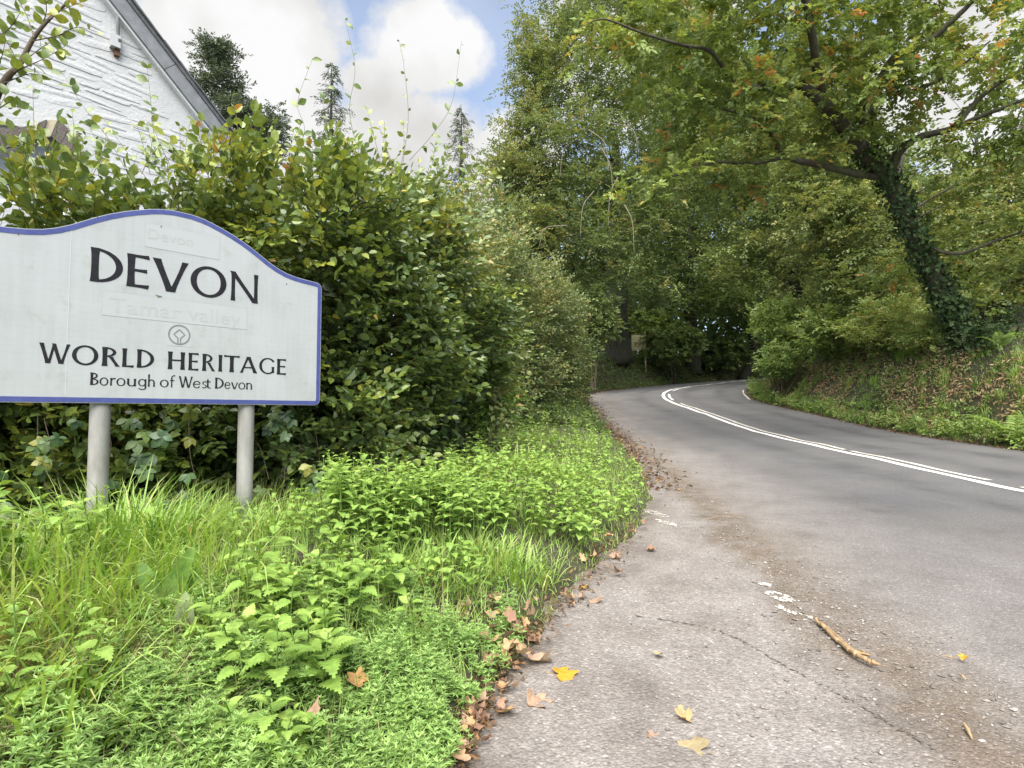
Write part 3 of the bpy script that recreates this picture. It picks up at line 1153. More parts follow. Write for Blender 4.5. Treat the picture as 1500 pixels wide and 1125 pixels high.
# rubble stones standing slightly proud under the limewash
z_ = 3.35
nst = 0
while z_ < ridge_z and nst < 300:
    hgt = random.uniform(.05, .125)
    s_ = max(far_s, -5.4) + random.uniform(0, .3)
    while s_ < eave_s - .1:
        ln_ = random.uniform(.22, .8)
        smid = s_ + ln_ / 2
        top = zl(smid + ln_ / 2 if smid > ridge_s else smid - ln_ / 2) - .16
        inwin = (win_s0 - .14 < smid + ln_ / 2 and smid - ln_ / 2 < win_s1 + .14 and win_zb - .1 < z_ + hgt and z_ < win_zt + .34)
        px_s = -3.3 < smid < .6
        if random.random() > .12 and z_ + hgt < top and not inwin and px_s and z_ > 2.9:
            k = 8
            th = (np.arange(k) + .5) / k * 6.283
            ox = np.sign(np.cos(th)) * np.abs(np.cos(th)) ** .55 * ln_ / 2 * np.array([random.uniform(.86, 1.02) for _ in th])
            oz = np.sign(np.sin(th)) * np.abs(np.sin(th)) ** .6 * hgt / 2 * np.array([random.uniform(.8, 1.05) for _ in th])
            tilt = random.uniform(-.2, .14)
            o_ = np.column_stack([ox, oz + ox * tilt])
            pr = random.uniform(.002, .008)
            c_ = np.array([smid, z_ + hgt / 2 + random.uniform(-.035, .035)])
            o_ = o_ * [random.uniform(.9, 1.08), random.uniform(.55, 1.2)]
            f0 = HP(0, 0, .0) + (c_ + o_)[:, :1] * HU + (c_ + o_)[:, 1:] * UP
            i2 = c_ + o_ * [.95, .78] + [0, random.uniform(-.006, .012)]
            f1 = HP(0, 0, pr) + i2[:, :1] * HU + i2[:, 1:] * UP
            v = np.vstack([f0 - HN * .01, f1, f1.mean(0) + HN * .004])
            i_ = np.arange(k)
            j_ = (i_ + 1) % k
            mb = MB()
            mb.add(v, np.stack([i_, j_, j_ + k, i_ + k], -1), np.stack([i_ + k, j_ + k, np.full(k, 2 * k)], -1))
            mb.build('stone', M_WASH, wallo)
            nst += 1
        s_ += ln_ * random.uniform(.92, 1.05)
    z_ += hgt * 1.0
# window: arched stone head of separate blocks, white frame, glass
wf = MB()
for (a, b_, z0, z1) in ((win_s0, win_s0 + .07, win_zb, win_zt), (win_s1 - .07, win_s1, win_zb, win_zt), (win_s0 + .07, win_s1 - .07, win_zt - .09, win_zt), (win_s0 + .07, win_s1 - .07, win_zb, win_zb + .08), ((win_s0 + win_s1) / 2 - .03, (win_s0 + win_s1) / 2 + .03, win_zb + .08, win_zt - .09)):
    wf.box(HP((a + b_) / 2, (z0 + z1) / 2, -.14), HU * (b_ - a) / 2, HN * .03, UP * (z1 - z0) / 2)
wno = wf.build('window', M_PVC, house)
mb = MB()
mb.box(HP((win_s0 + win_s1) / 2, (win_zb + win_zt) / 2, -.15), HU * ((win_s1 - win_s0) / 2 - .06), HN * .004, UP * ((win_zt - win_zb) / 2 - .07))
mb.build('pane', M_GLASS, wno)
# voussoirs
arch = [h_at(a, b_) for a, b_ in ((-40, 196), (-5, 190), (44, 186), (56, 181), (68, 176), (84, 176), (100, 190), (112, 208), (122, 232))]
thick = [.26, .25, .23, .25, .26, .26, .26, .27, .25]
mats = [M_GRANITE, M_GRANITE, M_MORTAR, M_GRANITE, M_MORTAR, M_GRANITE, M_GRANITE, M_GRANITE]
cen = np.array(h_at(20, 330))
for i in range(len(arch) - 1):
    a, b_ = np.array(arch[i]), np.array(arch[i + 1])
    da, db = nrm((cen - a)[None])[0], nrm((cen - b_)[None])[0]
    o_ = np.array([a, b_, b_ + db * thick[i + 1], a + da * thick[i]])
    cm = o_.mean(0)
    o_ = cm + (o_ - cm) * .96
    mb = MB()
    mb.prism(o_, H0 + HN * (.055 if mats[i] is M_GRANITE else .03), HU, UP, HN * .06)
    mb.build('arch_stone', mats[i], house)
# roof: two slabs, slate edge pieces along the verge, barge board in lengths
rf = MB()
for (s0_, z0_, s1_, z1_) in ((far_s - .3, eave_z + slope * .3, ridge_s, ridge_z), (ridge_s, ridge_z, eave_s + .3, eave_z + slope * .3)):
    d_ = nrm(np.array([[s1_ - s0_, z1_ - z0_]]))[0]
    nn = np.array([-d_[1], d_[0]])
    o_ = np.array([(s0_, z0_), (s1_, z1_), (s1_, z1_) + nn * .05, (s0_, z0_) + nn * .05])
    rf.prism(o_ + nn * .03, H0 + HN * .16, HU, UP, HN * (DEP + 1.1))
roof = rf.build('roof', M_SLATE, house)
dr = nrm(np.array([[eave_s + .3 - ridge_s, (eave_z + slope * .3) - ridge_z]]))[0]
nn = np.array([-dr[1], dr[0]])
Ltot = math.hypot(eave_s + .3 - ridge_s, eave_z + slope * .3 - ridge_z)
q0 = np.array([ridge_s, ridge_z])
t_ = 0.0
while t_ < Ltot:
    ln_ = .30
    a = q0 + dr * t_
    b_ = q0 + dr * min(Ltot, t_ + ln_)
    up_ = .085 + random.uniform(-.004, .008)
    o_ = np.array([a + nn * .082, b_ + nn * .082, b_ + nn * (up_ + .012), a + nn * (up_ + .022)])
    mb = MB()
    mb.prism(o_, H0 + HN * (.185 + random.uniform(-.008, .01)), HU, UP, HN * .4)
    mb.build('slate', M_SLATE, roof)
    t_ += ln_
t_ = 0.0
while t_ < Ltot:
    ln_ = 1.05
    a = q0 + dr * (t_ + .004)
    b_ = q0 + dr * min(Ltot, t_ + ln_ - .004)
    o_ = np.array([a - nn * .165, b_ - nn * .165, b_ + nn * .028, a + nn * .028])
    mb = MB()
    mb.prism(o_, H0 + HN * .14, HU, UP, HN * .035)
    mb.build('barge_board', M_BARGE, house)
    t_ += ln_
mb = MB()       # soffit strip with a pale bead below the board
o_ = np.array([q0 - nn * .195, q0 + dr * Ltot - nn * .195, q0 + dr * Ltot - nn * .165, q0 - nn * .165])
mb.prism(o_, H0 + HN * .10, HU, UP, HN * .1)
mb.build('soffit', M_PVC, house)
# cable mast and box
a = np.array(h_at(171, -60)); b_ = np.array(h_at(171, 56))
mb = MB()
mb.tube([HP(a[0], a[1], .06), HP(b_[0], b_[1], .06)], .022, 10)
mb.build('conduit', M_PIPE, house, smooth=True)
bx = np.array(h_at(167, 64))
mb = MB()
mb.box(HP(bx[0], bx[1], .055), HU * .055, HN * .05, UP * .085)
cb = mb.build('cable_box', M_PIPE, house)
mb = MB()
mb.box(HP(bx[0] + .045, bx[1] + .02, .108), HU * .02, HN * .006, UP * .018)
mb.build('knockout', M_CRACK, cb)
mb = MB()
mb.box(HP(bx[0] + .03, bx[1] - .13, .03), HU * .03, HN * .03, UP * .045)
mb.build('bracket', M_RUST, house)
cab = catmull([HP(*h_at(182, 20), .03), HP(*h_at(195, 38), .03), HP(*h_at(215, 62), .04), HP(*h_at(240, 92), .03), HP(*h_at(258, 112), .03)], 6)
mb = MB()
mb.tube(cab, .009, 5)
mb.build('cable', M_PVC, house)
# ------------------------------------------------------------------ plants: leaves, sprays, branches
def leaf_template(kind):
    if kind == 2:
        v = np.array([(0, 0, 0), (.42, .5, .09), (1, 0, -.06), (.42, -.5, .09)], float)
        return v, np.array([[0, 3, 2], [0, 2, 1]])
    if kind == 4:
        v = np.array([(0, 0, 0), (.26, -.42, .1), (.66, -.40, .07), (1, 0, -.08), (.66, .40, .07), (.26, .42, .1)], float)
        return v, np.array([[0, 1, 2], [0, 2, 3], [0, 3, 4], [0, 4, 5]])


class Leaves:
    def __init__(s):
        s.P, s.A, s.N, s.L, s.T = [], [], [], [], []

    def add(s, P, A, N, L, T):
        s.P.append(P); s.A.append(A); s.N.append(N); s.L.append(L); s.T.append(T)

    def cat(s):
        return [np.concatenate(k) for k in (s.P, s.A, s.N, s.L, s.T)]


def leaf_mesh(name, P, A, N, L, T, width, mat, kind=2, off=(0, 0, 0)):
    tv, tf = leaf_template(kind)
    A = nrm(A)
    S = nrm(np.cross(N, A))
    N = np.cross(A, S)
    curl = 1.0
    v = P[:, None, :] + L[:, None, None] * (tv[None, :, 0, None] * A[:, None] + width * tv[None, :, 1, None] * S[:, None] + tv[None, :, 2, None] * curl * N[:, None])
    k = len(tv)
    f = (np.arange(len(P)) * k)[:, None, None] + tf[None]
    return mesh_np(name, (v - np.asarray(off)).reshape(-1, 3), f.reshape(-1, 3), mat, tint=np.repeat(np.clip(T, 0, 1), k))


def sprays(O, D, U, Ln, nl, leafL, rng, tint, droop=.15, spread=48, sizevar=.3, tvar=.16):
    """flat sprays: nl leaves set alternately along a twig; returns leaf arrays and the twig ends"""
    m = len(O)
    D = nrm(D)
    S = nrm(np.cross(U, D))
    U = np.cross(D, S)
    t = np.linspace(.12, 1, nl)[None, :] + rng.uniform(-.04, .04, (m, nl))
    side = np.where(np.arange(nl) % 2 == 0, 1.0, -1.0)[None, :] * np.ones((m, 1))
    ang = np.radians(spread + rng.normal(0, 14, (m, nl))) * side
    ang[:, -1] *= .15
    dr = -droop * (t ** 2) * Ln[:, None]
    P = O[:, None] + D[:, None] * (t * Ln[:, None])[..., None]
    P[..., 2] += dr
    A = D[:, None] * np.cos(ang)[..., None] + S[:, None] * np.sin(ang)[..., None]
    A = A + rng.normal(0, .18, A.shape)
    A[..., 2] -= .12
    N = U[:, None] + rng.normal(0, .33, A.shape)
    L = leafL * (1 + sizevar * rng.uniform(-1, 1, (m, nl)))
    T = tint[:, None] + tvar * rng.normal(size=(m, nl))
    tip = O + D * Ln[:, None]
    tip[:, 2] -= droop * Ln
    return P.reshape(-1, 3), nrm(A).reshape(-1, 3), nrm(N).reshape(-1, 3), L.ravel(), T.ravel(), tip


def twig_mesh(name, a, b, r0, r1, mat, off=(0, 0, 0)):
    """many thin three-sided twigs from a to b"""
    d = nrm(b - a)
    ref = np.where(np.abs(d[:, 2:]) < .9, np.array([[0, 0, 1.0]]), np.array([[1.0, 0, 0]]))
    s = nrm(np.cross(d, ref))
    u = np.cross(d, s)
    vs = []
    for p, r in ((a, r0), (b, r1)):
        for k in range(3):
            th = k * 2.0944
            vs.append(p + np.asarray(r).reshape(-1, 1) * (s * math.cos(th) + u * math.sin(th)))
    v = np.stack(vs, 1)
    f = np.array([[0, 1, 4, 3], [1, 2, 5, 4], [2, 0, 3, 5]])
    F_ = (np.arange(len(a)) * 6)[:, None, None] + f[None]
    return mesh_np(name, (v - np.asarray(off)).reshape(-1, 3), F_.reshape(-1, 4), mat)


# foliage colours (dark to light to autumn tints)
M_BEECHHEDGE = leaf_mat('hedge_leaf', [(0.0, (.036, .060, .018)), (.35, (.066, .102, .026)), (.6, (.115, .150, .028)), (.8, (.185, .205, .032)), (.93, (.25, .215, .035)), (1.0, (.22, .11, .03))], .30, .34, .6, gain=1.7)
M_MIXHEDGE = leaf_mat('mixed_hedge_leaf', [(0.0, (.040, .070, .022)), (.4, (.085, .125, .035)), (.65, (.145, .175, .055)), (.85, (.20, .21, .07)), (1.0, (.27, .20, .06))], .32, .42, .5, gain=1.5)
M_DARKLEAF = leaf_mat('bramble_leaf', [(0.0, (.030, .058, .026)), (.5, (.060, .105, .042)), (.8, (.11, .16, .05)), (1.0, (.22, .20, .04))], .25, .42, .45)
M_OAK = leaf_mat('oak_leaf', [(0.0, (0.048, .072, .020)), (.4, (0.080, .112, .030)), (.66, (0.121, .150, .036)), (.80, (0.163, .170, .042)), (.88, (0.231, .15, .04)), (1.0, (0.284, .10, .03))], .40, .5, .35, gain=2.3)
M_BEECH = leaf_mat('beech_leaf', [(0.0, (0.040, .060, .020)), (.45, (0.072, .098, .032)), (.75, (0.111, .130, .042)), (1.0, (0.179, .145, .05))], .38, .5, .35, gain=2.1)
M_WOOD = leaf_mat('woodland_leaf', [(0.0, (0.035, .056, .018)), (.5, (0.072, .104, .032)), (.8, (0.116, .145, .045)), (1.0, (0.168, .155, .055))], .40, .5, .3, gain=2.1)
M_CONIFER = leaf_mat('conifer_needles', [(0.0, (.045, .060, .045)), (.6, (.070, .092, .062)), (1.0, (.10, .115, .075))], .2, .6, .3)  # lightened: distance haze is put into the needle colour
M_SHRUB = leaf_mat('shrub_leaf', [(0.0, (.060, .098, .028)), (.5, (.110, .160, .042)), (.85, (.16, .20, .06)), (1.0, (.21, .19, .07))], .40, .45, .4, gain=1.95)
M_IVY = leaf_mat('ivy_leaf', [(0.0, (.018, .036, .014)), (.6, (.036, .066, .022)), (1.0, (.06, .09, .03))], .2, .55, .25)
M_NETTLE = leaf_mat('weed_leaf', [(0.0, (.075, .130, .026)), (.5, (.125, .200, .040)), (.85, (.185, .255, .062)), (1.0, (.24, .28, .08))], .36, .5, .35, gain=1.88)
M_GRASS = leaf_mat('grass_blade', [(0.0, (.070, .135, .022)), (.4, (.125, .215, .032)), (.7, (.19, .275, .055)), (.86, (.26, .30, .10)), (1.0, (.36, .29, .15))], .35, .5, .35, gain=1.8)
M_STRAW = leaf_mat('dry_straw', [(0.0, (.10, .07, .035)), (.5, (.22, .165, .09)), (1.0, (.36, .29, .18))], .2, .7, .2, gain=1.3)
M_CLEAVER = leaf_mat('bedstraw_leaf', [(0.0, (.075, .135, .034)), (.5, (.125, .205, .055)), (1.0, (.19, .265, .085))], .36, .5, .35, gain=1.95)
M_BRACKEN = leaf_mat('dead_bracken', [(0.0, (.12, .075, .040)), (.4, (.25, .165, .090)), (.75, (.36, .26, .15)), (1.0, (.44, .34, .21))], .2, .75, .2, gain=1.15)
M_LITTER = leaf_mat('leaf_litter', [(0.0, (.05, .028, .016)), (.5, (.13, .072, .038)), (.85, (.24, .14, .07)), (1.0, (.34, .2, .07))], .12, .75, .2, gain=0.85)
M_BARK = bark_mat('oak_bark', (.025, .020, .015), (.085, .070, .052), (.07, .085, .03), .55)
M_BARKB = bark_mat('beech_bark', (.022, .019, .015), (.062, .056, .045), (.035, .048, .02), .6, 5)
M_TWIG = plain('twig', (.11, .08, .055), .85, nscale=40, col2=(.055, .042, .03))
M_TWIGP = plain('pale_twig', (.22, .19, .15), .85, nscale=30, col2=(.12, .10, .075))


def grow(limbs, centers, rng, k_rad=.010, tipr=.006, up=.12):
    """join crown points to the limbs by curved branches; each new branch can carry the next"""
    sk = np.vstack([l_[0] for l_ in limbs])
    rd = np.concatenate([np.broadcast_to(l_[1], (len(l_[0]),)) for l_ in limbs])
    d0 = np.array([np.min(((c - sk) ** 2).sum(1)) for c in centers])
    order = np.argsort(d0)
    out = []
    cap = len(sk) + len(centers) * 6
    S_ = np.empty((cap, 3)); S_[:len(sk)] = sk
    R_ = np.empty(cap); R_[:len(sk)] = rd
    n = len(sk)
    for i in order:
        c = centers[i]
        dv = S_[:n] - c
        dd = np.sqrt((dv ** 2).sum(1)) + np.clip(dv[:, 2], 0, None) * .6
        j = int(dd.argmin())
        a = S_[j]
        ln = float(np.linalg.norm(c - a))
        if ln < .05:
            continue
        m_ = (a + c) / 2 + rng.normal(0, .10 * ln, 3)
        m_[2] += up * ln
        t = np.linspace(0, 1, 6)[:, None]
        p = (1 - t) ** 2 * a + 2 * t * (1 - t) * m_ + t * t * c
        p[1:-1] += rng.normal(0, .025 * ln, (4, 3))
        r0 = min(R_[j] * .62, tipr + k_rad * ln)
        r = np.linspace(max(r0, tipr), tipr * .7, 6)
        out.append((p, r))
        S_[n:n + 5] = p[1:]
        R_[n:n + 5] = r[1:]
        n += 5
    return out


def in_blobs(blobs, n, rng, shell=2.4):
    """points in a union of ellipsoids ((x,y,z),(rx,ry,rz)[,weight]), denser towards the outside"""
    vol = np.array([b_[1][0] * b_[1][1] * b_[1][2] * (b_[2] if len(b_) > 2 else 1) for b_ in blobs]) ** .8
    pick = rng.choice(len(blobs), n, p=vol / vol.sum())
    d = nrm(rng.normal(size=(n, 3)))
    r = rng.uniform(0, 1, n) ** (1 / shell)
    c = np.array([b_[0] for b_ in blobs])[pick]
    rr = np.array([b_[1] for b_ in blobs])[pick]
    return c + d * r[:, None] * rr


def tree(name, label, cat, base, trunk, limbs, blobs, n_c, n_spray, nl, leafL, width, lmat, bmat, seed, group=None, tintmix=(.5, .2), spread=.55, kind=2, autumn=0.0, zmin=None, sides=9, keep=None, leafname='crown', up=.12, shell=2.4, branches=True, droop=.15, trad=None, clump=.4):
    rng = np.random.default_rng(seed)
    root = thing(name, label, cat, tuple(base), group)
    base = np.asarray(base)
    tp = catmull(trunk[0], 6)
    tr = np.interp(np.linspace(0, 1, len(tp)), np.linspace(0, 1, len(trunk[1])), trunk[1])
    tp = tp + np.minimum(.05 * tr, .012)[:, None] * rng.normal(size=tp.shape)
    mb = MB()
    mb.tube(tp, tr, sides + 3)
    mb.build('trunk', bmat, root, smooth=True)
    sk = [(tp, tr)]
    for lp, lr in limbs:
        p = catmull(lp, 6)
        r = np.interp(np.linspace(0, 1, len(p)), np.linspace(0, 1, len(lr)), lr)
        p = p + np.minimum(.12 * r, .015)[:, None] * rng.normal(size=p.shape)
        mb = MB()
        mb.tube(p, r, sides)
        mb.build('limb', bmat, root, smooth=True)
        sk.append((p, r))
    cen = in_blobs(blobs, n_c, rng, shell)
    if zmin is not None:
        cen = cen[cen[:, 2] > zmin]
    if keep is not None:
        cen = cen[keep(cen)]
    br = grow(sk, cen, rng, up=up)
    if branches and br:
        mb = MB()
        for p, r in br:
            mb.tube(p, r, 3, cap=False)
        o = mb.build('branches', bmat, root)
        o['kind'] = 'stuff'
    # sprays on the outer part of each branch
    O, D, TT = [], [], []
    for p, r in br:
        t = rng.uniform(.25, 1.0, n_spray)
        q = np.stack([np.interp(t, np.linspace(0, 1, len(p)), p[:, k]) for k in range(3)], -1)
        d = (p[-1] - p[0]) / (np.linalg.norm(p[-1] - p[0]) + 1e-6)
        dd = d[None] * .6 + rng.normal(0, .75, (n_spray, 3)) * [1, 1, .45]
        O.append(q + rng.normal(0, spread * clump, (n_spray, 3)) * [1, 1, .6])
        D.append(dd)
        tb = tintmix[0] + tintmix[1] * rng.normal()
        tbs = tb + .05 * rng.normal(size=n_spray)
        pa = autumn * (5 if rng.uniform() < .12 else .4)
        tbs = np.where(rng.uniform(0, 1, n_spray) < pa, rng.uniform(.82, .98), np.minimum(tbs, .8))
        TT.append(tbs)
    O, D, TT = np.vstack(O), np.vstack(D), np.concatenate(TT)
    U = np.array([[0, 0, 1.0]]) + rng.normal(0, .4, O.shape)
    P, A, N, L, T, tip = sprays(O, D, U, spread * rng.uniform(.6, 1.3, len(O)), nl, leafL, rng, TT, tvar=.09, droop=droop)
    if zmin is not None:
        k_ = P[:, 2] > zmin - .3
        P, A, N, L, T = P[k_], A[k_], N[k_], L[k_], T[k_]
    cr = put(leafname, leaf_mesh(leafname, P, A, N, L, T, width, lmat, kind, off=base), root)
    return root, len(P)


# ------------------------------------------------------------------ hedges
def hedge(name, label, cat, poly, heights, n, dmax, leafL, width, mat, twmat, seed, top_tint=.2, nl=7, spl=.34, n_single=300, kind=4, base_tint=.34, single_mats=None, lean=.0, hole=.12, back=.34, bottom=.03, bulk=.30, rag=.16, tv=.12):
    rng = np.random.default_rng(seed)
    P2 = catmull([(a, b_, 0) for a, b_ in poly], 10)[:, :2]
    hh = np.interp(np.linspace(0, 1, len(P2)), np.linspace(0, 1, len(heights)), heights)
    sl = np.concatenate([[0], np.cumsum(np.linalg.norm(np.diff(P2, axis=0), axis=1))])
    tg = nrm(np.gradient(P2, axis=0))
    base = np.array([P2[len(P2) // 2][0], P2[len(P2) // 2][1], 0.0])
    base[2] = float(ground_z(base[0], base[1])[0])
    root = thing(name, label, cat, tuple(base))
    m = int(n * 1.5)
    s = rng.uniform(0, sl[-1], m)
    t = rng.uniform(bottom, 1, m) ** .92
    bx_, by_ = np.interp(s, sl, P2[:, 0]), np.interp(s, sl, P2[:, 1])
    H_ = np.interp(s, sl, hh)
    tgx, tgy = np.interp(s, sl, tg[:, 0]), np.interp(s, sl, tg[:, 1])
    out = nrm(np.stack([tgy, -tgx], -1))
    gz_ = ground_z(bx_, by_)
    depth = rng.uniform(0, 1, m) ** 1.6 * dmax
    prof = .35 * t ** 4 + .22 * (1 - sstep(0, .35, t))               # leans back at the top, undercut at the foot
    q = np.stack([s, t * H_], -1)
    bulge = bulk * fnoise(q, .35, seed + 1, 3) + .12 * fnoise(q, 1.1, seed + 2, 2)
    inw = prof * .9 - bulge + depth - lean * t
    O = np.stack([bx_ - out[:, 0] * inw, by_ - out[:, 1] * inw, gz_ + t * H_ + .16 * 0 + rag * fnoise(np.stack([s, depth], -1), .7, seed + 3, 3) * t], -1)
    keep = fnoise(O, .9, seed + 4, 2) > -1 + hole * 2 * (1 - t * .4)
    O, out, t, depth, s = O[keep][:n], out[keep][:n], t[keep][:n], depth[keep][:n], s[keep][:n]
    m = len(O)
    o3 = np.column_stack([out, np.zeros(m)])
    upw = .25 + 1.3 * np.clip(t - .8, 0, 1) / .2
    D = o3 * 1.0 + np.array([0, 0, 1.0]) * upw[:, None] + rng.normal(0, .55, (m, 3)) * [1, 1, .5]
    U = np.array([[0, 0, 1.0]]) * .75 + o3 * .55 + rng.normal(0, .35, (m, 3))
    patch_ = fnoise(O, .5, seed + 5, 2)
    tint = base_tint + .12 * patch_ + top_tint * sstep(.6, 1.0, t) + .07 * rng.normal(size=m)
    Ln = spl * rng.uniform(.55, 1.35, m)
    P, A, N, L, T, tip = sprays(O, D, U, Ln, nl, leafL, rng, tint, droop=.06, tvar=tv)
    # dark inner screen so that the hedge is not see-through: bigger leaves, inner shade put into their darker tint
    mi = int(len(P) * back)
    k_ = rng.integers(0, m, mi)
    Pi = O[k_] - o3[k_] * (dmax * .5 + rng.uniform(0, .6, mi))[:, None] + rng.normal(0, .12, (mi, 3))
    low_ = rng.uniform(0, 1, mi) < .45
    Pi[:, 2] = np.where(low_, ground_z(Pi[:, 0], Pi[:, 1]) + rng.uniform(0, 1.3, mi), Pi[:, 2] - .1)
    # --- the leaves that show largest become single objects
    dist = np.linalg.norm(P - EYE, axis=1)
    dep = np.repeat(depth, nl)
    v_ = P - EYE
    px = CX + FPX * v_[:, 0] / np.maximum(v_[:, 1], .1)
    facing = np.abs((nrm(N) * nrm(-v_)).sum(1))
    score = L / dist * (.35 + facing) * (dep < .35 * dmax) * (px > -30) * (px < 1500) * (v_[:, 1] > .5) * (P[:, 2] > base[2] + .2)
    # those hanging right behind the sign are hidden: leave them in the mass
    sg = (P - SO) @ SU
    hid = (sg > -1.2) & (sg < 1.3) & (P[:, 2] < 2.25) & (P[:, 2] > 1.2) & (P[:, 1] < 6)
    score = np.where(hid, 0, score) * rng.uniform(.6, 1, len(P))
    single = np.argsort(-score)[:n_single]
    mask_ = np.ones(len(P), bool)
    mask_[single] = False
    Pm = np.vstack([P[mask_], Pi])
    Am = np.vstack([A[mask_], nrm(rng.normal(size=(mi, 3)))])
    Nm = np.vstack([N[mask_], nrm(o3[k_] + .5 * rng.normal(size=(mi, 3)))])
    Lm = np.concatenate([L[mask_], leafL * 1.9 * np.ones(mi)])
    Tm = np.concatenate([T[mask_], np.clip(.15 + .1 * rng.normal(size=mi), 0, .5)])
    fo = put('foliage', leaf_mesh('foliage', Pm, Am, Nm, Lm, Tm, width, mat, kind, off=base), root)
    fo['kind'] = 'stuff'
    # twigs
    o = put('twigs', twig_mesh('twigs', O, tip, np.full(m, .0028), np.full(m, .0012), twmat, off=base), root)
    o['kind'] = 'stuff'
    # stems
    for k in range(int(sl[-1] / .55)):
        ss = rng.uniform(0, sl[-1])
        b0 = np.array([np.interp(ss, sl, P2[:, 0]), np.interp(ss, sl, P2[:, 1])])
        tt = np.array([np.interp(ss, sl, tg[:, 0]), np.interp(ss, sl, tg[:, 1])])
        ou = np.array([tt[1], -tt[0]])
        b0 = b0 - ou * rng.uniform(.35, .7)
        h_ = np.interp(ss, sl, hh) * rng.uniform(.75, 1.0)
        gz0 = float(ground_z(b0[0], b0[1])[0])
        pts = [(b0[0] + rng.normal(0, .05) * i_, b0[1] + rng.normal(0, .05) * i_, gz0 - .05 + h_ * i_ / 4) for i_ in range(5)]
        mb = MB()
        mb.tube(catmull(pts, 3), np.linspace(rng.uniform(.018, .035), .006, 13), 6)
        mb.build('stem', twmat, root, smooth=True)
    single_leaves(root, P[single], A[single], N[single], L[single], T[single], width, mat, base, rng)
    return root


_LEAFVAR = {}


def single_leaves(root, P, A, N, L, T, width, mat, base, rng, name='leaf'):
    """each leaf an object; leaves of like colour share a mesh of unit length"""
    for i in range(len(P)):
        tb = int(np.clip(T[i], 0, .999) * 8)
        key = (mat.name, tb, int(rng.integers(0, 3)), round(width, 2))
        if key not in _LEAFVAR:
            outl = np.array([(0, 0), (.10, .16), (.25, .36), (.42, .47), (.60, .44), (.78, .30), (.91, .13), (1, 0)])
            w = 1 + .06 * rng.normal(size=len(outl))
            mid_ = np.column_stack([outl[:, 0], np.zeros(len(outl)), .05 * np.sin(outl[:, 0] * 3.1) - .10 * outl[:, 0] ** 2 * rng.uniform(.2, 1.4)])
            up_, dn_ = mid_.copy(), mid_.copy()
            lift_ = rng.uniform(.04, .16)
            up_[:, 1] += outl[:, 1] * w * width
            dn_[:, 1] -= outl[:, 1] * w * width
            up_[:, 2] += outl[:, 1] * lift_
            dn_[:, 2] += outl[:, 1] * lift_
            v = np.vstack([mid_, up_, dn_])
            k = len(outl)
            q = [[j, j + 1, k + j + 1, k + j] for j in range(k - 1)] + [[2 * k + j, 2 * k + j + 1, j + 1, j] for j in range(k - 1)]
            _LEAFVAR[key] = mesh_np('leaf', v, np.array(q), mat, tint=np.full(len(v), (tb + .5) / 8), smooth=True)
        a = nrm(A[i][None])[0]
        s_ = np.cross(N[i], a)
        s_ /= np.linalg.norm(s_) + 1e-9
        n_ = np.cross(a, s_)
        o = bpy.data.objects.new(name, _LEAFVAR[key])
        COL.objects.link(o)
        o.parent = root
        from mathutils import Matrix
        l_ = L[i]
        p = P[i] - base
        o.matrix_local = Matrix(((a[0] * l_, s_[0] * l_, n_[0] * l_, p[0]), (a[1] * l_, s_[1] * l_, n_[1] * l_, p[1]), (a[2] * l_, s_[2] * l_, n_[2] * l_, p[2]), (0, 0, 0, 1)))


beech_hedge = hedge('beech_hedge', 'tall clipped beech hedge with yellowing top growing right behind the white sign', 'hedge',
      [(-6.2, 2.0), (-5, 2.95), (-3.2, 4.3), (-2.0, 5.0), (-1.2, 5.7), (-.85, 7.2), (-.75, 9.0)], [1.6, 1.75, 2.3, 2.80, 3.02, 3.4, 3.85], 6900, .8, .088, .70, M_BEECHHEDGE, M_TWIG, 41, top_tint=.19, base_tint=.38, nl=7, spl=.36, rag=.26, hole=.26, bulk=.42, tv=.15)
mixed_hedge = hedge('mixed_hedge', 'overgrown pale speckled hedge running up to the bend past the beech hedge', 'hedge',
      [(-.78, 8.6), (-.7, 11), (-.5, 13.5), (.5, 17), (1.9, 21), (2.75, 24.6), (2.1, 26.4)], [3.8, 4.4, 4.9, 5.0, 4.3, 3.5, 2.8], 10500, 1.0, .098, .62, M_MIXHEDGE, M_TWIGP, 57, top_tint=.12, base_tint=.48, nl=7, spl=.46, kind=2, bulk=.6, rag=.5, hole=.3, tv=.2)


# long shoots standing up out of the hedge top, each a thing's part with its own leaves
def shoot(root, pts, r0, leafL, n, rng, mat, twmat, tb, t0=.15, width=.62):
    base = world_loc(root)
    p = catmull(pts, 6)
    mb = MB()
    mb.tube(p, np.linspace(r0, .0012, len(p)), 5)
    so = mb.build('shoot', twmat, root)
    t = np.clip(np.linspace(t0, 1, n) + rng.normal(0, .05, n), t0, 1)
    P = np.stack([np.interp(t, np.linspace(0, 1, len(p)), p[:, k]) for k in range(3)], -1)
    d = nrm(np.gradient(P, axis=0))
    sd = nrm(np.cross(d, nrm(P - EYE)))
    sg = np.where(np.arange(n) % 2 == 0, 1, -1)[:, None]
    A = nrm(d * .7 + sd * sg * .8 + rng.normal(0, .25, (n, 3)))
    N = nrm(nrm(EYE - P) * .8 + np.array([0, 0, .4]) + rng.normal(0, .4, (n, 3)))
    single_leaves(so, P, A, N, leafL * rng.uniform(.4, 1.2, n), np.clip(tb + .1 * rng.normal(size=n), 0, 1), width, mat, world_loc(so), rng)


rng = np.random.default_rng(5)
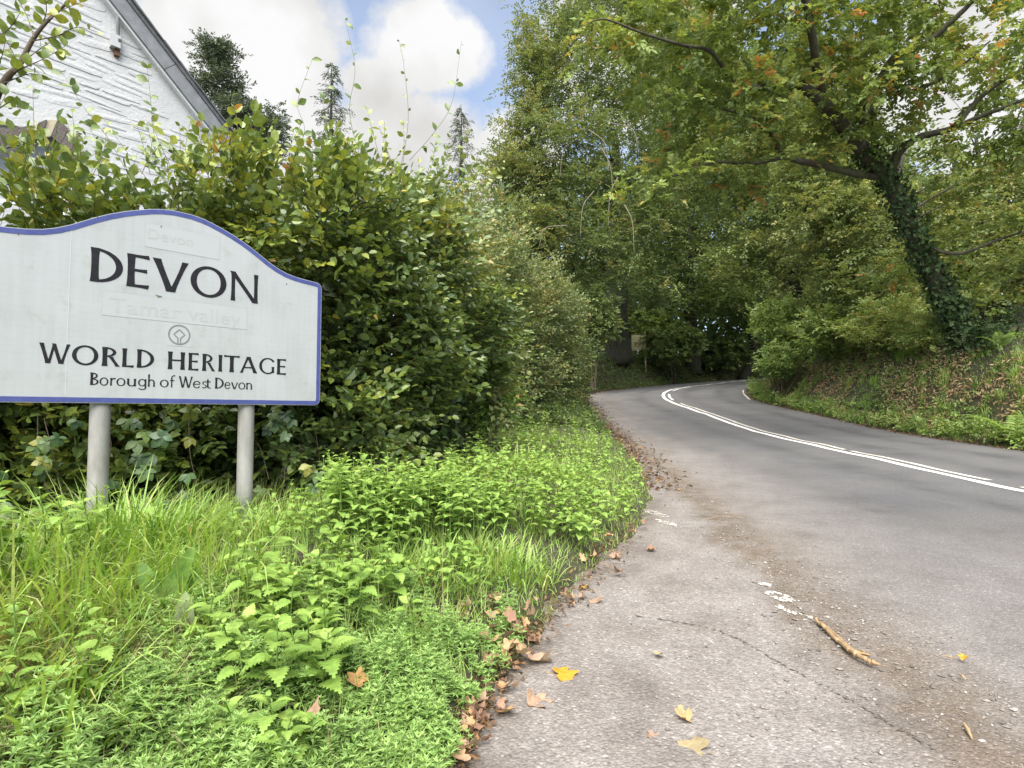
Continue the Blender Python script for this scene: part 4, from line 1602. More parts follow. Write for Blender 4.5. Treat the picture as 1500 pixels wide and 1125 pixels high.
# the shoots against the cottage and the sky (picture points give their line; they stand at the hedge's own depth)
for pts, Y, n, lf, tb in (
        ([(228, 250), (226, 200), (221, 150), (216, 100)], 4.95, 13, .062, .66),
        ([(250, 245), (232, 205), (222, 178)], 4.95, 7, .055, .78),
        ([(190, 260), (160, 205), (125, 160), (92, 108)], 4.75, 13, .062, .64),
        ([(215, 262), (180, 215), (150, 172)], 4.7, 9, .062, .85),
        ([(52, 240), (50, 190), (48, 130)], 4.4, 9, .055, .6),
        ([(100, 240), (108, 195), (106, 165)], 4.6, 8, .05, .6),
        ([(345, 225), (348, 185), (340, 140)], 5.2, 8, .06, .72),
        ([(430, 240), (446, 190), (436, 150), (458, 85)], 5.5, 15, .06, .64),
        ([(530, 240), (512, 165), (520, 100), (506, 30)], 5.6, 13, .062, .6),
        ([(600, 235), (635, 195), (662, 150), (676, 60)], 5.9, 15, .062, .62),
        ([(470, 240), (480, 190), (474, 150), (484, 118)], 5.6, 12, .05, .62),
        ([(590, 240), (598, 170), (592, 100), (585, 60)], 6.1, 14, .04, .58),
        ([(560, 245), (545, 190), (538, 160)], 5.7, 9, .058, .74),
        ([(640, 250), (668, 215), (690, 190)], 6.3, 10, .055, .7),
        ([(690, 300), (735, 230), (780, 195)], 7.2, 9, .05, .7),
        ([(400, 240), (402, 205), (398, 180)], 5.3, 8, .055, .75),
        ([(745, 345), (780, 300), (806, 275)], 9.0, 9, .06, .7)):
    shoot(beech_hedge, [at(a, b_, Y + .05 * i_) for i_, (a, b_) in enumerate(pts)], .0028, lf * 1.55, max(6, int(n * .85)), rng, M_BEECHHEDGE, M_TWIG, tb - .17)  # tint lowered: the backlit darkness is put into the leaf colour
for i in range(58):
    px = rng.uniform(0, 720)
    Y = np.interp(px, [0, 100, 350, 590, 720], [3.9, 4.6, 5.2, 5.8, 7.4])
    y0 = np.interp(px, [0, 200, 350, 500, 600, 720], [265, 255, 262, 258, 255, 300])
    hgt = rng.uniform(35, 80)
    dx = rng.normal(0, 22)
    shoot(beech_hedge, [at(px, y0, Y), at(px + dx * .5 + rng.normal(0, 5), y0 - hgt * .5, Y + .03), at(px + dx, y0 - hgt, Y + .06)], .003, .082 * rng.uniform(.8, 1.15), int(rng.integers(6, 11)), rng, M_BEECHHEDGE, M_TWIG, rng.uniform(.35, .7))
# the stout limb with big leaves coming in at the upper left corner
young = thing('beech_sapling', 'leafy beech bough rising in front of the cottage at the left edge', 'tree', (-3.3, 3.35, .2))
bough = [(-45, 330), (-30, 230), (0, 130), (28, 95), (48, 58), (72, 28), (112, -10), (140, -60)]
bp_ = [at(a, b_, 3.45) for a, b_ in bough]
b0 = bp_[0].copy(); b0[2] = .2
mb = MB()
pp = catmull([b0] + bp_, 5)
mb.tube(pp, np.linspace(.028, .003, len(pp)), 8)
mb.build('stem', M_TWIG, young, smooth=True)
for pts, n, tb in (([(0, 130), (-15, 70), (-20, 10)], 10, .5), ([(28, 95), (10, 60), (-5, 30)], 10, .55), ([(50, 55), (38, 20), (20, -10)], 11, .62), ([(20, 105), (60, 88), (95, 68)], 11, .6), ([(48, 60), (85, 52), (112, 40), (142, 46)], 10, .62),
                   ([(60, 42), (68, 15), (64, -20)], 9, .7), ([(28, 95), (58, 72), (92, 50)], 10, .5), ([(-10, 165), (15, 150), (28, 160)], 8, .5), ([(5, 122), (45, 108), (66, 118)], 9, .5), ([(-15, 190), (-5, 165), (8, 140)], 9, .5), ([(72, 28), (92, 14), (118, 4)], 9, .72), ([(-20, 120), (0, 90), (8, 60)], 10, .45), ([(-10, 60), (15, 40), (30, 18)], 9, .5)):
    shoot(young, [at(a, b_, 3.45 + rng.uniform(-.12, .12)) for a, b_ in pts], .004, .074, n, rng, M_BEECHHEDGE, M_TWIG, tb, t0=.1, width=.7)

# ------------------------------------------------------------------ bramble hanging in the shade under the sign
def compound(root, p0, d, L, rng, nleaf, mat, tb, width=.66):
    base = world_loc(root)
    P, A, N, LL = [], [], [], []
    d = nrm(d[None])[0]
    up = nrm((np.array([0, 0, .6]) + (EYE - p0) / np.linalg.norm(EYE - p0) * .9 + rng.normal(0, .25, 3))[None])[0]
    s_ = nrm(np.cross(up, d)[None])[0]
    for a, ll in ((0, 1.0), (.95, .85), (-.95, .85), (1.9, .65), (-1.9, .65))[:nleaf]:
        P.append(p0)
        A.append(d * math.cos(a) + s_ * math.sin(a))
        N.append(up + rng.normal(0, .15, 3))
        LL.append(L * ll)
    single_leaves(root, np.array(P), np.array(A), np.array(N), np.array(LL), np.full(len(P), tb) + rng.normal(0, .05, len(P)), width, mat, base, rng)


bramble = thing('bramble', 'dark bramble trailing through the shaded hedge foot below the sign', 'bramble', (-2.6, 4.2, .3))
for k in range(44):
    px, py = rng.uniform(-10, 470), rng.uniform(600, 770)
    if 120 < px < 175 or 340 < px < 380:
        px += 40
    Y = np.interp(px, [0, 250, 360, 480], [3.5, 4.0, 4.4, 4.8]) + rng.uniform(-.1, .2)
    p = at(px, py, Y)
    compound(bramble, p, np.array([rng.normal(0, .6), -.3, -.9]), rng.uniform(.07, .105), rng, rng.choice([3, 5]), M_DARKLEAF, np.clip(rng.normal(.5, .24), .05, .98))
for k in range(9):
    px = rng.uniform(0, 470)
    Y = np.interp(px, [0, 250, 360, 480], [3.85, 4.25, 4.7, 5.1])
    a = at(px, rng.uniform(600, 660), Y + .1)
    b_ = at(px + rng.uniform(-60, 60), rng.uniform(700, 780), Y - .1)
    mb = MB()
    mb.tube(catmull([a, (a + b_) / 2 + rng.normal(0, .06, 3), b_], 4), .003, 5)
    mb.build('cane', M_TWIG, bramble)
# ------------------------------------------------------------------ trees
def blob_at(px, py, Y, rx, ry, rz, w=1.0):
    return (tuple(at(px, py, Y)), (rx, ry, rz), w)


NL = 0
# the leaning oak on the right bank
Yt = 17.0
tb_ = at(1428, 512, Yt)
tb_[2] = float(ground_z(tb_[0], tb_[1])[0]) - .1
T = lambda px, py, Y: at(px, py, Y)
oak_trunk = ([tb_ + np.array([.22, .55, -.7]), tb_, T(1405, 470, 16.9), T(1380, 425, 16.7), T(1345, 355, 16.2), T(1300, 262, 15.6), T(1255, 210, 15.1), T(1205, 150, 14.5), T(1172, 125, 14.1)], [.32, .32, .27, .25, .23, .21, .185, .16, .13])
oak_limbs = [
    ([T(1300, 262, 15.6), T(1318, 222, 15.2), T(1345, 202, 14.8), T(1395, 188, 14.4), T(1450, 165, 13.9), T(1530, 135, 13.4)], [.15, .11, .09, .075, .055, .035]),
    ([T(1395, 188, 14.4), T(1440, 140, 14.2), T(1500, 100, 13.8), T(1580, 70, 13.4)], [.07, .055, .04, .03]),
    ([T(1296, 258, 15.55), T(1262, 256, 15.5), T(1190, 240, 15.2), T(1148, 228, 14.8), T(1128, 198, 14.4), T(1098, 172, 14.0), T(1060, 160, 13.6)], [.11, .10, .085, .07, .055, .045, .03]),
    ([T(1150, 230, 14.8), T(1100, 240, 14.4), T(1045, 238, 13.8), T(980, 262, 13.2), T(935, 300, 12.9)], [.05, .045, .035, .025, .012]),
    ([T(1255, 210, 15.1), T(1300, 95, 14.3), T(1345, 70, 13.8), T(1385, 40, 13.4), T(1430, -5, 13.0), T(1500, -90, 12.4)], [.11, .085, .075, .065, .055, .04]),
    ([T(1172, 125, 14.1), T(1120, 130, 13.6), T(1075, 118, 13.2), T(1040, 75, 12.7), T(1000, 66, 12.3), T(940, 48, 11.7), T(885, 28, 11.2), T(850, 40, 10.9)], [.10, .075, .055, .042, .034, .026, .016, .008]),
    ([T(1205, 150, 14.5), T(1195, 90, 13.8), T(1180, 0, 13.0), T(1150, -120, 12.2)], [.12, .10, .08, .05]),
    ([T(1302, 140, 14.6), T(1360, 125, 14.2), T(1410, 95, 13.8), T(1450, 60, 13.5)], [.05, .04, .03, .02]),
    ([T(1345, 355, 16.2), T(1400, 372, 15.6), T(1460, 352, 15.0), T(1530, 330, 14.6)], [.055, .045, .035, .02]),
]
oak_blobs = [blob_at(1440, 110, 13.6, 1.7, 1.6, 1.2, .7), blob_at(1475, 200, 13.6, 1.0, 1.2, .7, .7), blob_at(925, 290, 12.9, .8, .8, .6, 1.0), blob_at(1190, 90, 14.4, 3.4, 2.6, 2.6), blob_at(1040, 60, 13.0, 2.6, 2.4, 2.0), blob_at(935, 60, 12.6, 1.4, 1.5, 1.1), blob_at(1050, 190, 14.0, 2.2, 2.2, 1.5), blob_at(960, 280, 13.6, 1.2, 1.4, .8, .7),
             blob_at(1330, 60, 14.6, 3.0, 2.6, 2.2), blob_at(1420, 230, 15.0, 1.5, 2.0, 1.0, .6), blob_at(1250, 185, 15.6, 1.8, 1.8, 1.3), blob_at(1160, -110, 13.0, 4.2, 3.2, 2.2), blob_at(1310, 400, 17.6, 1.5, 1.0, .9, .7), blob_at(1470, 40, 14.4, 1.6, 2, 1.6, .3),
             blob_at(1440, 330, 15.8, 1.8, 2.0, 1.3, .9), blob_at(1100, 270, 15.0, 1.3, 1.4, .8, .7), blob_at(1440, 430, 17.0, 1.3, 1.6, 1.0, .8), blob_at(1620, 120, 14.4, 2.4, 3, 4, .4)]
oak, n_ = tree('oak_tree', 'leaning ivy clad oak with orange tinged leaves on the right bank', 'tree', tb_, oak_trunk, oak_limbs, oak_blobs, 900, 9, 8, .125, .66, M_OAK, M_BARK, 71, tintmix=(.50, .12), spread=.30, autumn=.03, clump=.55)
NL += n_
# ivy on the trunk
rng = np.random.default_rng(8)
tp = catmull(oak_trunk[0], 20)
tr = np.interp(np.linspace(0, 1, len(tp)), np.linspace(0, 1, 9), oak_trunk[1])
n = 5200
k_ = (rng.uniform(0, 1, n) ** 1.25 * .72 * len(tp)).astype(int)
a_ = rng.uniform(0, 6.283, n)
dv = np.column_stack([np.cos(a_), np.sin(a_), rng.normal(0, .2, n)])
P = tp[k_] + dv * (tr[k_] + (.26 * rng.uniform(0, 1, n) ** 2.2))[:, None]
put('ivy', leaf_mesh('ivy', P, nrm(rng.normal(0, .5, (n, 3)) + [0, 0, -.7]), nrm(dv + rng.normal(0, .4, (n, 3))), rng.uniform(.08, .16, n), rng.uniform(0, 1, n), .9, M_IVY, 2, off=tb_), oak)['kind'] = 'stuff'

# the great beech at the outside of the bend
def simple_trunk(base, top, r0, r1, rng, wig=.25):
    base, top = np.asarray(base, float), np.asarray(top, float)
    t = np.linspace(0, 1, 7)[:, None]
    p = base + (top - base) * t
    p[1:-1, :2] += rng.normal(0, wig, (5, 2))
    r = np.concatenate([[r0 * 1.35], np.linspace(r0, r1, 6)])
    return p, r


def auto_limbs(tp, tr, n, reach, rng, lo=.3, rise=.5):
    out = []
    for i in range(n):
        f = rng.uniform(lo, .92)
        k = f * (len(tp) - 1)
        a = np.array([np.interp(k, range(len(tp)), tp[:, j]) for j in range(3)])
        r = float(np.interp(k, range(len(tp)), tr)) * .5
        th = rng.uniform(0, 6.283)
        d = np.array([math.cos(th), math.sin(th), rng.uniform(.1, rise)])
        L = reach * rng.uniform(.5, 1) * (1.15 - f * .5)
        pts = [a + d * L * t + np.array([0, 0, .18 * L * t * t]) + rng.normal(0, .05 * L, 3) * (t > 0) for t in (0, .33, .66, 1)]
        out.append((pts, [r, r * .7, r * .45, r * .2]))
    return out


def place_tree(name, label, px, Y, base_py, trunk_h, r0, blobs, n_c, n_spray, nl, leafL, lmat, seed, spread, tint, autumn=0.0, lean=(0, 0), nlimb=8, reach=4, bmat=None, group=None, width=.62, cat='tree', zmin=None, droop=.15, keep=None):
    rng = np.random.default_rng(seed)
    b_ = at(px, base_py, Y)
    b_[2] = float(ground_z(b_[0], b_[1])[0]) - .15
    tp, tr = simple_trunk(b_, b_ + np.array([lean[0], lean[1], trunk_h]), r0, r0 * .25, rng, wig=.03 * trunk_h ** .8)
    lim = auto_limbs(tp, tr, nlimb, reach, rng)
    return tree(name, label, cat, b_, (tp, tr), lim, blobs, n_c, n_spray, nl, leafL, width, lmat, bmat or M_BARKB, seed, tintmix=tint, spread=spread, autumn=autumn, group=group, zmin=zmin, droop=droop, keep=keep)


beech_root, n_ = place_tree('beech_tree', 'great dark beech with a thick ivied trunk at the outside of the bend', 903, 39, 520, 16, .85,
    [blob_at(905, 130, 33, 5.0, 5, 6.2), blob_at(830, 260, 31, 4.0, 4, 4.0), blob_at(870, 370, 31, 3.2, 3.6, 2.4, 1.2), blob_at(815, 110, 33, 2.2, 3.5, 4.0, .4), blob_at(960, 300, 33, 3.4, 4, 4, .9), blob_at(900, -60, 34, 6, 5, 4), blob_at(840, 455, 29.5, 1.6, 1.8, 1.1, 1.2), blob_at(960, 420, 34, 2.6, 3, 1.3)],
    880, 13, 8, .16, M_BEECH, 101, .75, (.38, .16), autumn=.03, nlimb=16, reach=6)
NL += n_
for px, py, dx, dy in ((862, 190, 30, 60), (880, 215, 18, 80), (905, 260, -14, 70), (850, 200, -30, 60), (895, 180, 40, 40), (830, 330, -40, 30), (915, 300, 14, 70), (870, 280, -20, 66)):
    a = at(px, py, 28.2)
    b_ = at(px + dx, py + dy, 27.8)
    mb = MB()
    mb.tube(catmull([a, (a + b_) / 2 + np.array([.1 * dx / 10, 0, .35]), b_], 5), np.linspace(.03, .008, 11), 5)
    mb.build('dead_branch', M_TWIGP, beech_root)
_, n_ = place_tree('birch_tree', 'thin topped tree against the blue sky left of the great beech', 790, 31, 520, 15.5, .26,
    [blob_at(790, 110, 31, 1.9, 2, 3.0), blob_at(770, 220, 31, 2.0, 2, 2.6), blob_at(765, 40, 31, 1.0, 1.2, 1.6, .35), blob_at(735, 250, 30, 1.5, 1.5, 1.6), blob_at(770, 340, 30, 2.4, 2, 2.5), blob_at(840, 10, 31, 1.2, 1.4, 1.5, .4)],
    420, 11, 8, .14, M_BEECH, 103, .6, (.62, .12), autumn=.06, nlimb=10, reach=2.5)
NL += n_
# trees along the lane beyond the bend and behind the banks
spec = [
    ('lane_tree', 'tall green tree over the lane where the road disappears', 1015, 44, 520, 16, .45, [blob_at(1010, 300, 44, 5, 5, 6), blob_at(1040, 420, 42, 4, 4, 2.6), blob_at(1000, 120, 46, 6, 5, 7), blob_at(960, 440, 44, 4, 4, 2.2)], 598, 12, 7, 0.238, M_WOOD, .95, (.55, .16)),
    ('lane_tree', 'twin stemmed tree standing on the inner side of the far lane', 1160, 30, 470, 13, .30, [blob_at(1150, 330, 30, 3.4, 3.4, 3.0), blob_at(1120, 210, 30, 4.0, 3.5, 3.2), blob_at(1200, 400, 29, 2.2, 2.2, 1.5), blob_at(1080, 390, 30.5, 2.4, 2.2, 1.2), blob_at(1190, 130, 31, 4, 3, 4)], 644, 12, 7, 0.173, M_BEECH, .65, (.56, .14)),
    ('lane_tree', 'slanting tree in the shade behind the far road edge', 1085, 46, 515, 12, .32, [blob_at(1090, 440, 46, 4, 4, 2.6), blob_at(1110, 330, 48, 5, 5, 5), blob_at(1180, 250, 50, 6, 5, 6)], 482, 12, 7, 0.259, M_WOOD, .95, (.42, .14)),
    ('lane_tree', 'bushy olive tree rising behind the oak trunk', 1265, 23, 490, 8, .2, [blob_at(1230, 330, 23, 2.2, 2.4, 2.2), blob_at(1270, 410, 22, 2.0, 2, 1.4), blob_at(1200, 250, 24, 2.0, 2, 1.6)], 482, 12, 7, 0.135, M_BEECH, .5, (.60, .12)),
    ('lane_tree', 'tree at the right edge behind the leaning oak', 1480, 24, 480, 10, .3, [blob_at(1470, 300, 24, 2.6, 2.6, 1.6), blob_at(1450, 370, 22, 2.8, 2.4, 2.2), blob_at(1540, 300, 23, 3, 3, 3), blob_at(1390, 320, 25, 2.0, 2.4, 1.8)], 529, 12, 7, 0.146, M_BEECH, .55, (.62, .16)),
    ('wood_tree', 'broad tree high on the bank behind the oak crown', 1330, 32, 470, 10, .3, [blob_at(1300, 290, 32, 4.5, 4, 3.6), blob_at(1360, 330, 31, 4.0, 4, 3.4)], 264, 10, 6, 0.244, M_WOOD, .85, (.58, .15)),
    ('wood_tree', 'dense tree filling the gap above the vanishing road', 950, 56, 500, 20, .5, [blob_at(960, 330, 56, 7, 5, 8), blob_at(1040, 150, 58, 8, 5, 9), blob_at(930, 460, 54, 5, 4, 3)], 482, 10, 6, 0.390, M_WOOD, 1.3, (.40, .14)),
    ('wood_tree', 'dark tree closing the view at the end of the lane', 1110, 60, 500, 18, .5, [blob_at(1110, 420, 60, 8, 5, 6), blob_at(1160, 250, 62, 9, 6, 9)], 436, 10, 6, 0.415, M_WOOD, 1.3, (.45, .14)),
    ('wood_tree', 'tree in the wood behind the birch and the hedge end', 860, 50, 500, 18, .45, [blob_at(830, 330, 50, 6, 5, 6), blob_at(860, 470, 48, 6, 4, 3)], 368, 10, 6, 0.366, M_WOOD, 1.2, (.42, .14)),
    ('wood_tree', 'pale tree on the skyline right of the oak', 1420, 40, 470, 14, .4, [blob_at(1450, 350, 40, 6, 5, 3.6), blob_at(1330, 400, 40, 6, 5, 4)], 345, 10, 6, 0.317, M_WOOD, 1.0, (.66, .12)),
]
for i, sp_ in enumerate(spec):
    nm, lb, px, Y, by, th_, r0, bl, nc, ns, nl_, lf, mt, spd, tn = sp_
    _, n_ = place_tree(nm, lb, px, Y, by, th_, r0, bl, nc, ns, nl_, lf, mt, 200 + i, spd, tn, nlimb=9, reach=4.5, lean=(rng.normal(0, 1.0), rng.normal(0, .6)) if i != 2 else (3.5, 0))
    NL += n_
# trees behind hedge and cottage against the sky
_, n_ = place_tree('pine_tree', 'tall open crowned tree just right of the cottage roof', 340, 34, 560, 14.5, .3, [blob_at(322, 85, 34, 1.2, 1.4, .9), blob_at(318, 125, 34, 1.7, 1.6, .8), blob_at(345, 165, 34, 1.5, 1.6, .9), blob_at(345, 235, 34, 2.0, 1.6, 1.4), blob_at(392, 200, 35, 1.2, 1.2, 2.2, .9)], 300, 12, 8, .17, M_CONIFER, 301, .5, (.55, .2), nlimb=8, reach=1.6, width=.5)
NL += n_


def spruce(label, px, top_py, Y, h, wid, seed):
    rng = np.random.default_rng(seed)
    top = at(px, top_py, Y)
    b_ = top.copy()
    b_[2] -= h
    root = thing('spruce_tree', label, 'tree', tuple(b_), 'conifers behind the hedge')
    mb = MB()
    mb.tube([b_, (b_ + top) / 2, top], [.22, .12, .02], 8)
    mb.build('trunk', M_BARKB, root)
    O, D = [], []
    sg_a, sg_b = [], []
    for k in range(int(h / .26)):
        z = k * .26 + rng.uniform(-.08, .08)
        L = wid * (z / h) ** .75 * rng.uniform(.35, 1.25) + .1
        for j in range(4 if rng.uniform() < .75 else 2):
            th = rng.uniform(0, 6.283)
            d = np.array([math.cos(th), math.sin(th), -.25])
            p0 = top - np.array([0, 0, z])
            sg_a.append(p0); sg_b.append(p0 + d * L)
            for t in np.linspace(.2, 1, 5):
                O.append(p0 + d * L * t + np.array([0, 0, .1 * L * t * t]))
                D.append(d + rng.normal(0, .5, 3))
    O, D = np.array(O), np.array(D)
    o = put('branches', twig_mesh('branches', np.array(sg_a), np.array(sg_b), np.full(len(sg_a), .02), np.full(len(sg_a), .006), M_BARKB, off=b_), root)
    o['kind'] = 'stuff'
    P, A, N, L_, T_, _ = sprays(O, D, np.array([[0, 0, 1.0]]) + rng.normal(0, .3, O.shape), np.full(len(O), .3), 5, .19, rng, np.full(len(O), .5), droop=.4, spread=35)
    put('crown', leaf_mesh('crown', P, A, N, L_, T_, .3, M_CONIFER, 2, off=b_), root)


spruce('slender spruce rising behind the hedge left of the clouds', 486, 100, 34, 9, 2.3, 311)
spruce('dark little conifer top left of the birch', 676, 158, 44, 8, 2.6, 313)

# woodland far behind, closing every gap near the ground
rng = np.random.default_rng(77)
n = 26000
ang = rng.uniform(-.18, 1.25, n)
rad = rng.uniform(66, 84, n)
P = np.column_stack([np.sin(ang) * rad, np.cos(ang) * rad, np.zeros(n)])
P[:, 2] = ground_z(P[:, 0], P[:, 1]) + rng.uniform(0, 1, n) * (13 + 4 * fnoise(ang[:, None], 1.2, 9, 3))
put_w = put('woodland', leaf_mesh('woodland', P, nrm(rng.normal(size=(n, 3))), nrm(rng.normal(size=(n, 3)) + [0, -.5, .8]), rng.uniform(.6, 1.3, n), np.clip(rng.normal(.45, .18, n), 0, 1), .7, M_WOOD, 2))
tag(put_w, 'distant woodland closing the view behind the lane trees', 'woodland', kind='stuff')

# ------------------------------------------------------------------ shrubs on the banks
def bush(name, label, px, py, Y, r, n_c, n_spray, leafL, mat, seed, tint, cat='shrub', group=None, nl=7, width=.62, spread=.32, stems=5):
    rng = np.random.default_rng(seed)
    c_ = at(px, py, Y)
    b_ = c_.copy()
    b_[2] = float(ground_z(c_[0], c_[1])[0]) - .05
    root = thing(name, label, cat, tuple(b_), group)
    cen = in_blobs([(tuple(c_), r)], n_c, rng, 2.2)
    cen = cen[cen[:, 2] > b_[2] + .1]
    limbs = []
    for k in range(stems):
        e = c_ + rng.normal(0, .45, 3) * np.array(r)
        p = catmull([b_ + rng.normal(0, .06, 3) * [1, 1, 0], (b_ + e) / 2 + rng.normal(0, .1, 3), e], 5)
        rr = np.linspace(.035, .012, len(p))
        limbs.append((p, rr))
        mb = MB()
        mb.tube(p, rr, 6)
        mb.build('stem', M_TWIG, root, smooth=True)
    br = grow(limbs, cen, rng, tipr=.004, k_rad=.006)
    mb = MB()
    for p, rr in br:
        mb.tube(p, rr, 3, cap=False)
    if br:
        mb.build('branches', M_TWIG, root)['kind'] = 'stuff'
    O = np.vstack([p[rng.integers(2, 6, n_spray)] + rng.normal(0, spread * .35, (n_spray, 3)) for p, rr in br])
    D = np.vstack([(p[-1] - p[0])[None] / (np.linalg.norm(p[-1] - p[0]) + 1e-6) * .7 + rng.normal(0, .6, (n_spray, 3)) * [1, 1, .5] for p, rr in br])
    P, A, N, L, T_, _ = sprays(O, D, np.array([[0, 0, 1.0]]) + rng.normal(0, .4, O.shape), spread * rng.uniform(.6, 1.3, len(O)), nl, leafL, rng, tint[0] + tint[1] * rng.normal(size=len(O)), tvar=.08)
    k_ = P[:, 2] > b_[2] - .1
    put('foliage', leaf_mesh('foliage', P[k_], A[k_], N[k_], L[k_], T_[k_], width, mat, 2, off=b_), root)
    return root


bush('hazel_bush', 'light green hazel bush at the inner corner of the bend', 1150, 480, 26, (1.5, 1.6, 1.3), 110, 12, .13, M_SHRUB, 401, (.55, .15))
bush('hazel_bush', 'bright green bush on the bank left of the oak trunk', 1225, 485, 22.5, (1.7, 1.5, 1.0), 130, 12, .11, M_SHRUB, 402, (.62, .15))
bush('hazel_bush', 'round bright bush between two shrubs below the oak', 1300, 478, 20.0, (1.6, 1.4, 1.0), 130, 12, .10, M_SHRUB, 403, (.78, .14))
bush('hazel_bush', 'yellowish bush right beside the foot of the leaning oak', 1365, 492, 18.2, (.9, 1.0, .7), 80, 12, .09, M_SHRUB, 404, (.75, .15))
bush('holly_bush', 'dark low bush behind the bank at the right edge', 1475, 500, 16.5, (1.4, 1.3, .8), 90, 12, .08, M_IVY, 405, (.7, .2))
bush('hazel_bush', 'pale leaved sapling bush above the inner kerb', 1140, 530, 24.5, (.8, .9, .7), 60, 11, .11, M_SHRUB, 406, (.45, .15))
bush('laurel_bush', 'dark glossy bush on the far bank under the trees', 985, 505, 40, (2.4, 1.6, 1.5), 90, 12, .2, M_WOOD, 407, (.5, .18))
bush('laurel_bush', 'green bush lit through the gap right of the thick trunk', 960, 480, 42, (2.2, 1.5, 1.5), 90, 12, .2, M_SHRUB, 408, (.6, .15))
bush('laurel_bush', 'shaded bush at the foot of the far slope', 1050, 515, 45, (3.0, 1.6, 1.6), 90, 12, .22, M_WOOD, 409, (.35, .15))
bush('laurel_bush', 'dark bush hiding the far end of the road', 1100, 520, 50, (2.5, 1.6, 1.6), 80, 12, .25, M_WOOD, 410, (.3, .15))
bush('beech_bush', 'low beech boughs sweeping down left of the thick trunk', 868, 470, 30.5, (1.6, 1.6, 1.9), 120, 12, .13, M_BEECH, 411, (.45, .15))
bush('blackthorn_bush', 'pale leaved bush ending the hedge at the road bend', 838, 540, 24.5, (.75, 1.0, 1.7), 110, 13, .085, M_MIXHEDGE, 412, (.52, .15), spread=.26)
bush('blackthorn_bush', 'bright green young maple growing out of the hedge foot', 712, 560, 9.2, (.5, .5, .9), 70, 9, .075, M_NETTLE, 413, (.4, .15), spread=.22)

# pale board beside the trunk, grey post in the hedge
bd = at(937, 503, 40)
board = thing('wooden_board', 'pale yellowish board on a post right beside the thick dark trunk', 'board', (bd[0], bd[1], float(ground_z(bd[0], bd[1])[0])))
M_BOARD = plain('pale_board', (.50, .46, .29), .8, nscale=3, col2=(.38, .36, .22))
M_POSTW = plain('wood_post', (.42, .36, .2), .85, nscale=6, col2=(.3, .25, .14), stretch=(1, 1, .2))
for k, zz in enumerate((.62, .25, -.12, -.49)):
    mb = MB()
    mb.box(bd + np.array([-.12, 0, zz * .75]), (.44, 0, 0), (0, .02, 0), (0, 0, .133))
    mb.build('plank', M_BOARD, board)
mb = MB()
mb.box(bd + np.array([.37, -.03, -.7]), (.05, 0, 0), (0, .045, 0), (0, 0, 1.5))
mb.build('post', M_POSTW, board)
gp = at(699, 548, 9.6)
gp[2] = float(ground_z(gp[0], gp[1])[0])
post = thing('marker_post', 'grey marker post half buried in the hedge beside green leaves', 'post', tuple(gp))
mb = MB()
mb.tube([gp - UP * .2, gp + UP * 1.5, gp + UP * 1.78], .05, 12)
mb.build('shaft', M_GALV, post, smooth=True)
mb = MB()
mb.tube([gp + UP * 1.78, gp + UP * 1.80, gp + UP * 1.83], [.056, .056, .03], 12)
mb.build('cap', M_GALV, post, smooth=True)
print('tree leaves', NL)
# ------------------------------------------------------------------ the verge: grass, bedstraw, nettles
rng = np.random.default_rng(21)


def in_verge(x, y, lo=.0, hi=9.0):
    off, st_, z = road_frame(x, y)
    d = -off - wl_of(st_)
    return d, (d > lo) & (d < hi)


def blades(P, L, W, lean, az, curve, tint, name, mat, seg=4):
    """bent tapering grass blades"""
    n = len(P)
    t = np.linspace(0, 1, seg + 1)
    d = np.column_stack([np.cos(az), np.sin(az)])
    s_ = np.column_stack([-np.sin(az), np.cos(az), np.zeros(n)])
    ang = lean[:, None] + curve[:, None] * t[None, :] ** 1.3
    dl = L[:, None] / seg
    hx = np.concatenate([np.zeros((n, 1)), np.cumsum(np.sin(ang[:, :-1]) * dl, 1)], 1)
    hz = np.concatenate([np.zeros((n, 1)), np.cumsum(np.cos(ang[:, :-1]) * dl, 1)], 1)
    c = P[:, None, :] + np.concatenate([hx[..., None] * d[:, None, :], hz[..., None]], -1)
    w = W[:, None] * np.array([.75, 1, .85, .5, .04] if seg == 4 else np.linspace(1, .05, seg + 1))[None, :]
    v = np.stack([c - s_[:, None] * w[..., None] / 2, c + s_[:, None] * w[..., None] / 2], 2)       # n, seg+1, 2, 3
    k = (seg + 1) * 2
    i = np.arange(seg) * 2
    f = np.stack([i, i + 1, i + 3, i + 2], -1)
    F_ = (np.arange(n) * k)[:, None, None] + f[None]
    o = put(name, mesh_np(name, v.reshape(-1, 3), F_.reshape(-1, 4), mat, tint=np.repeat(np.clip(tint, 0, 1), k)))
    return o


def verge_points(n, x0, x1, y0, y1, dlo=.02, dhi=9):
    """points on the verge; density falls with distance from where people stand on the pull-in"""
    y = y0 * (y1 / y0) ** rng.uniform(0, 1, n)
    x = rng.uniform(x0, x1, n)
    d, k = in_verge(x, y, dlo, dhi)
    return x[k], y[k], d[k]


def lift(x, y):
    return np.column_stack([x, y, ground_z(x, y)])


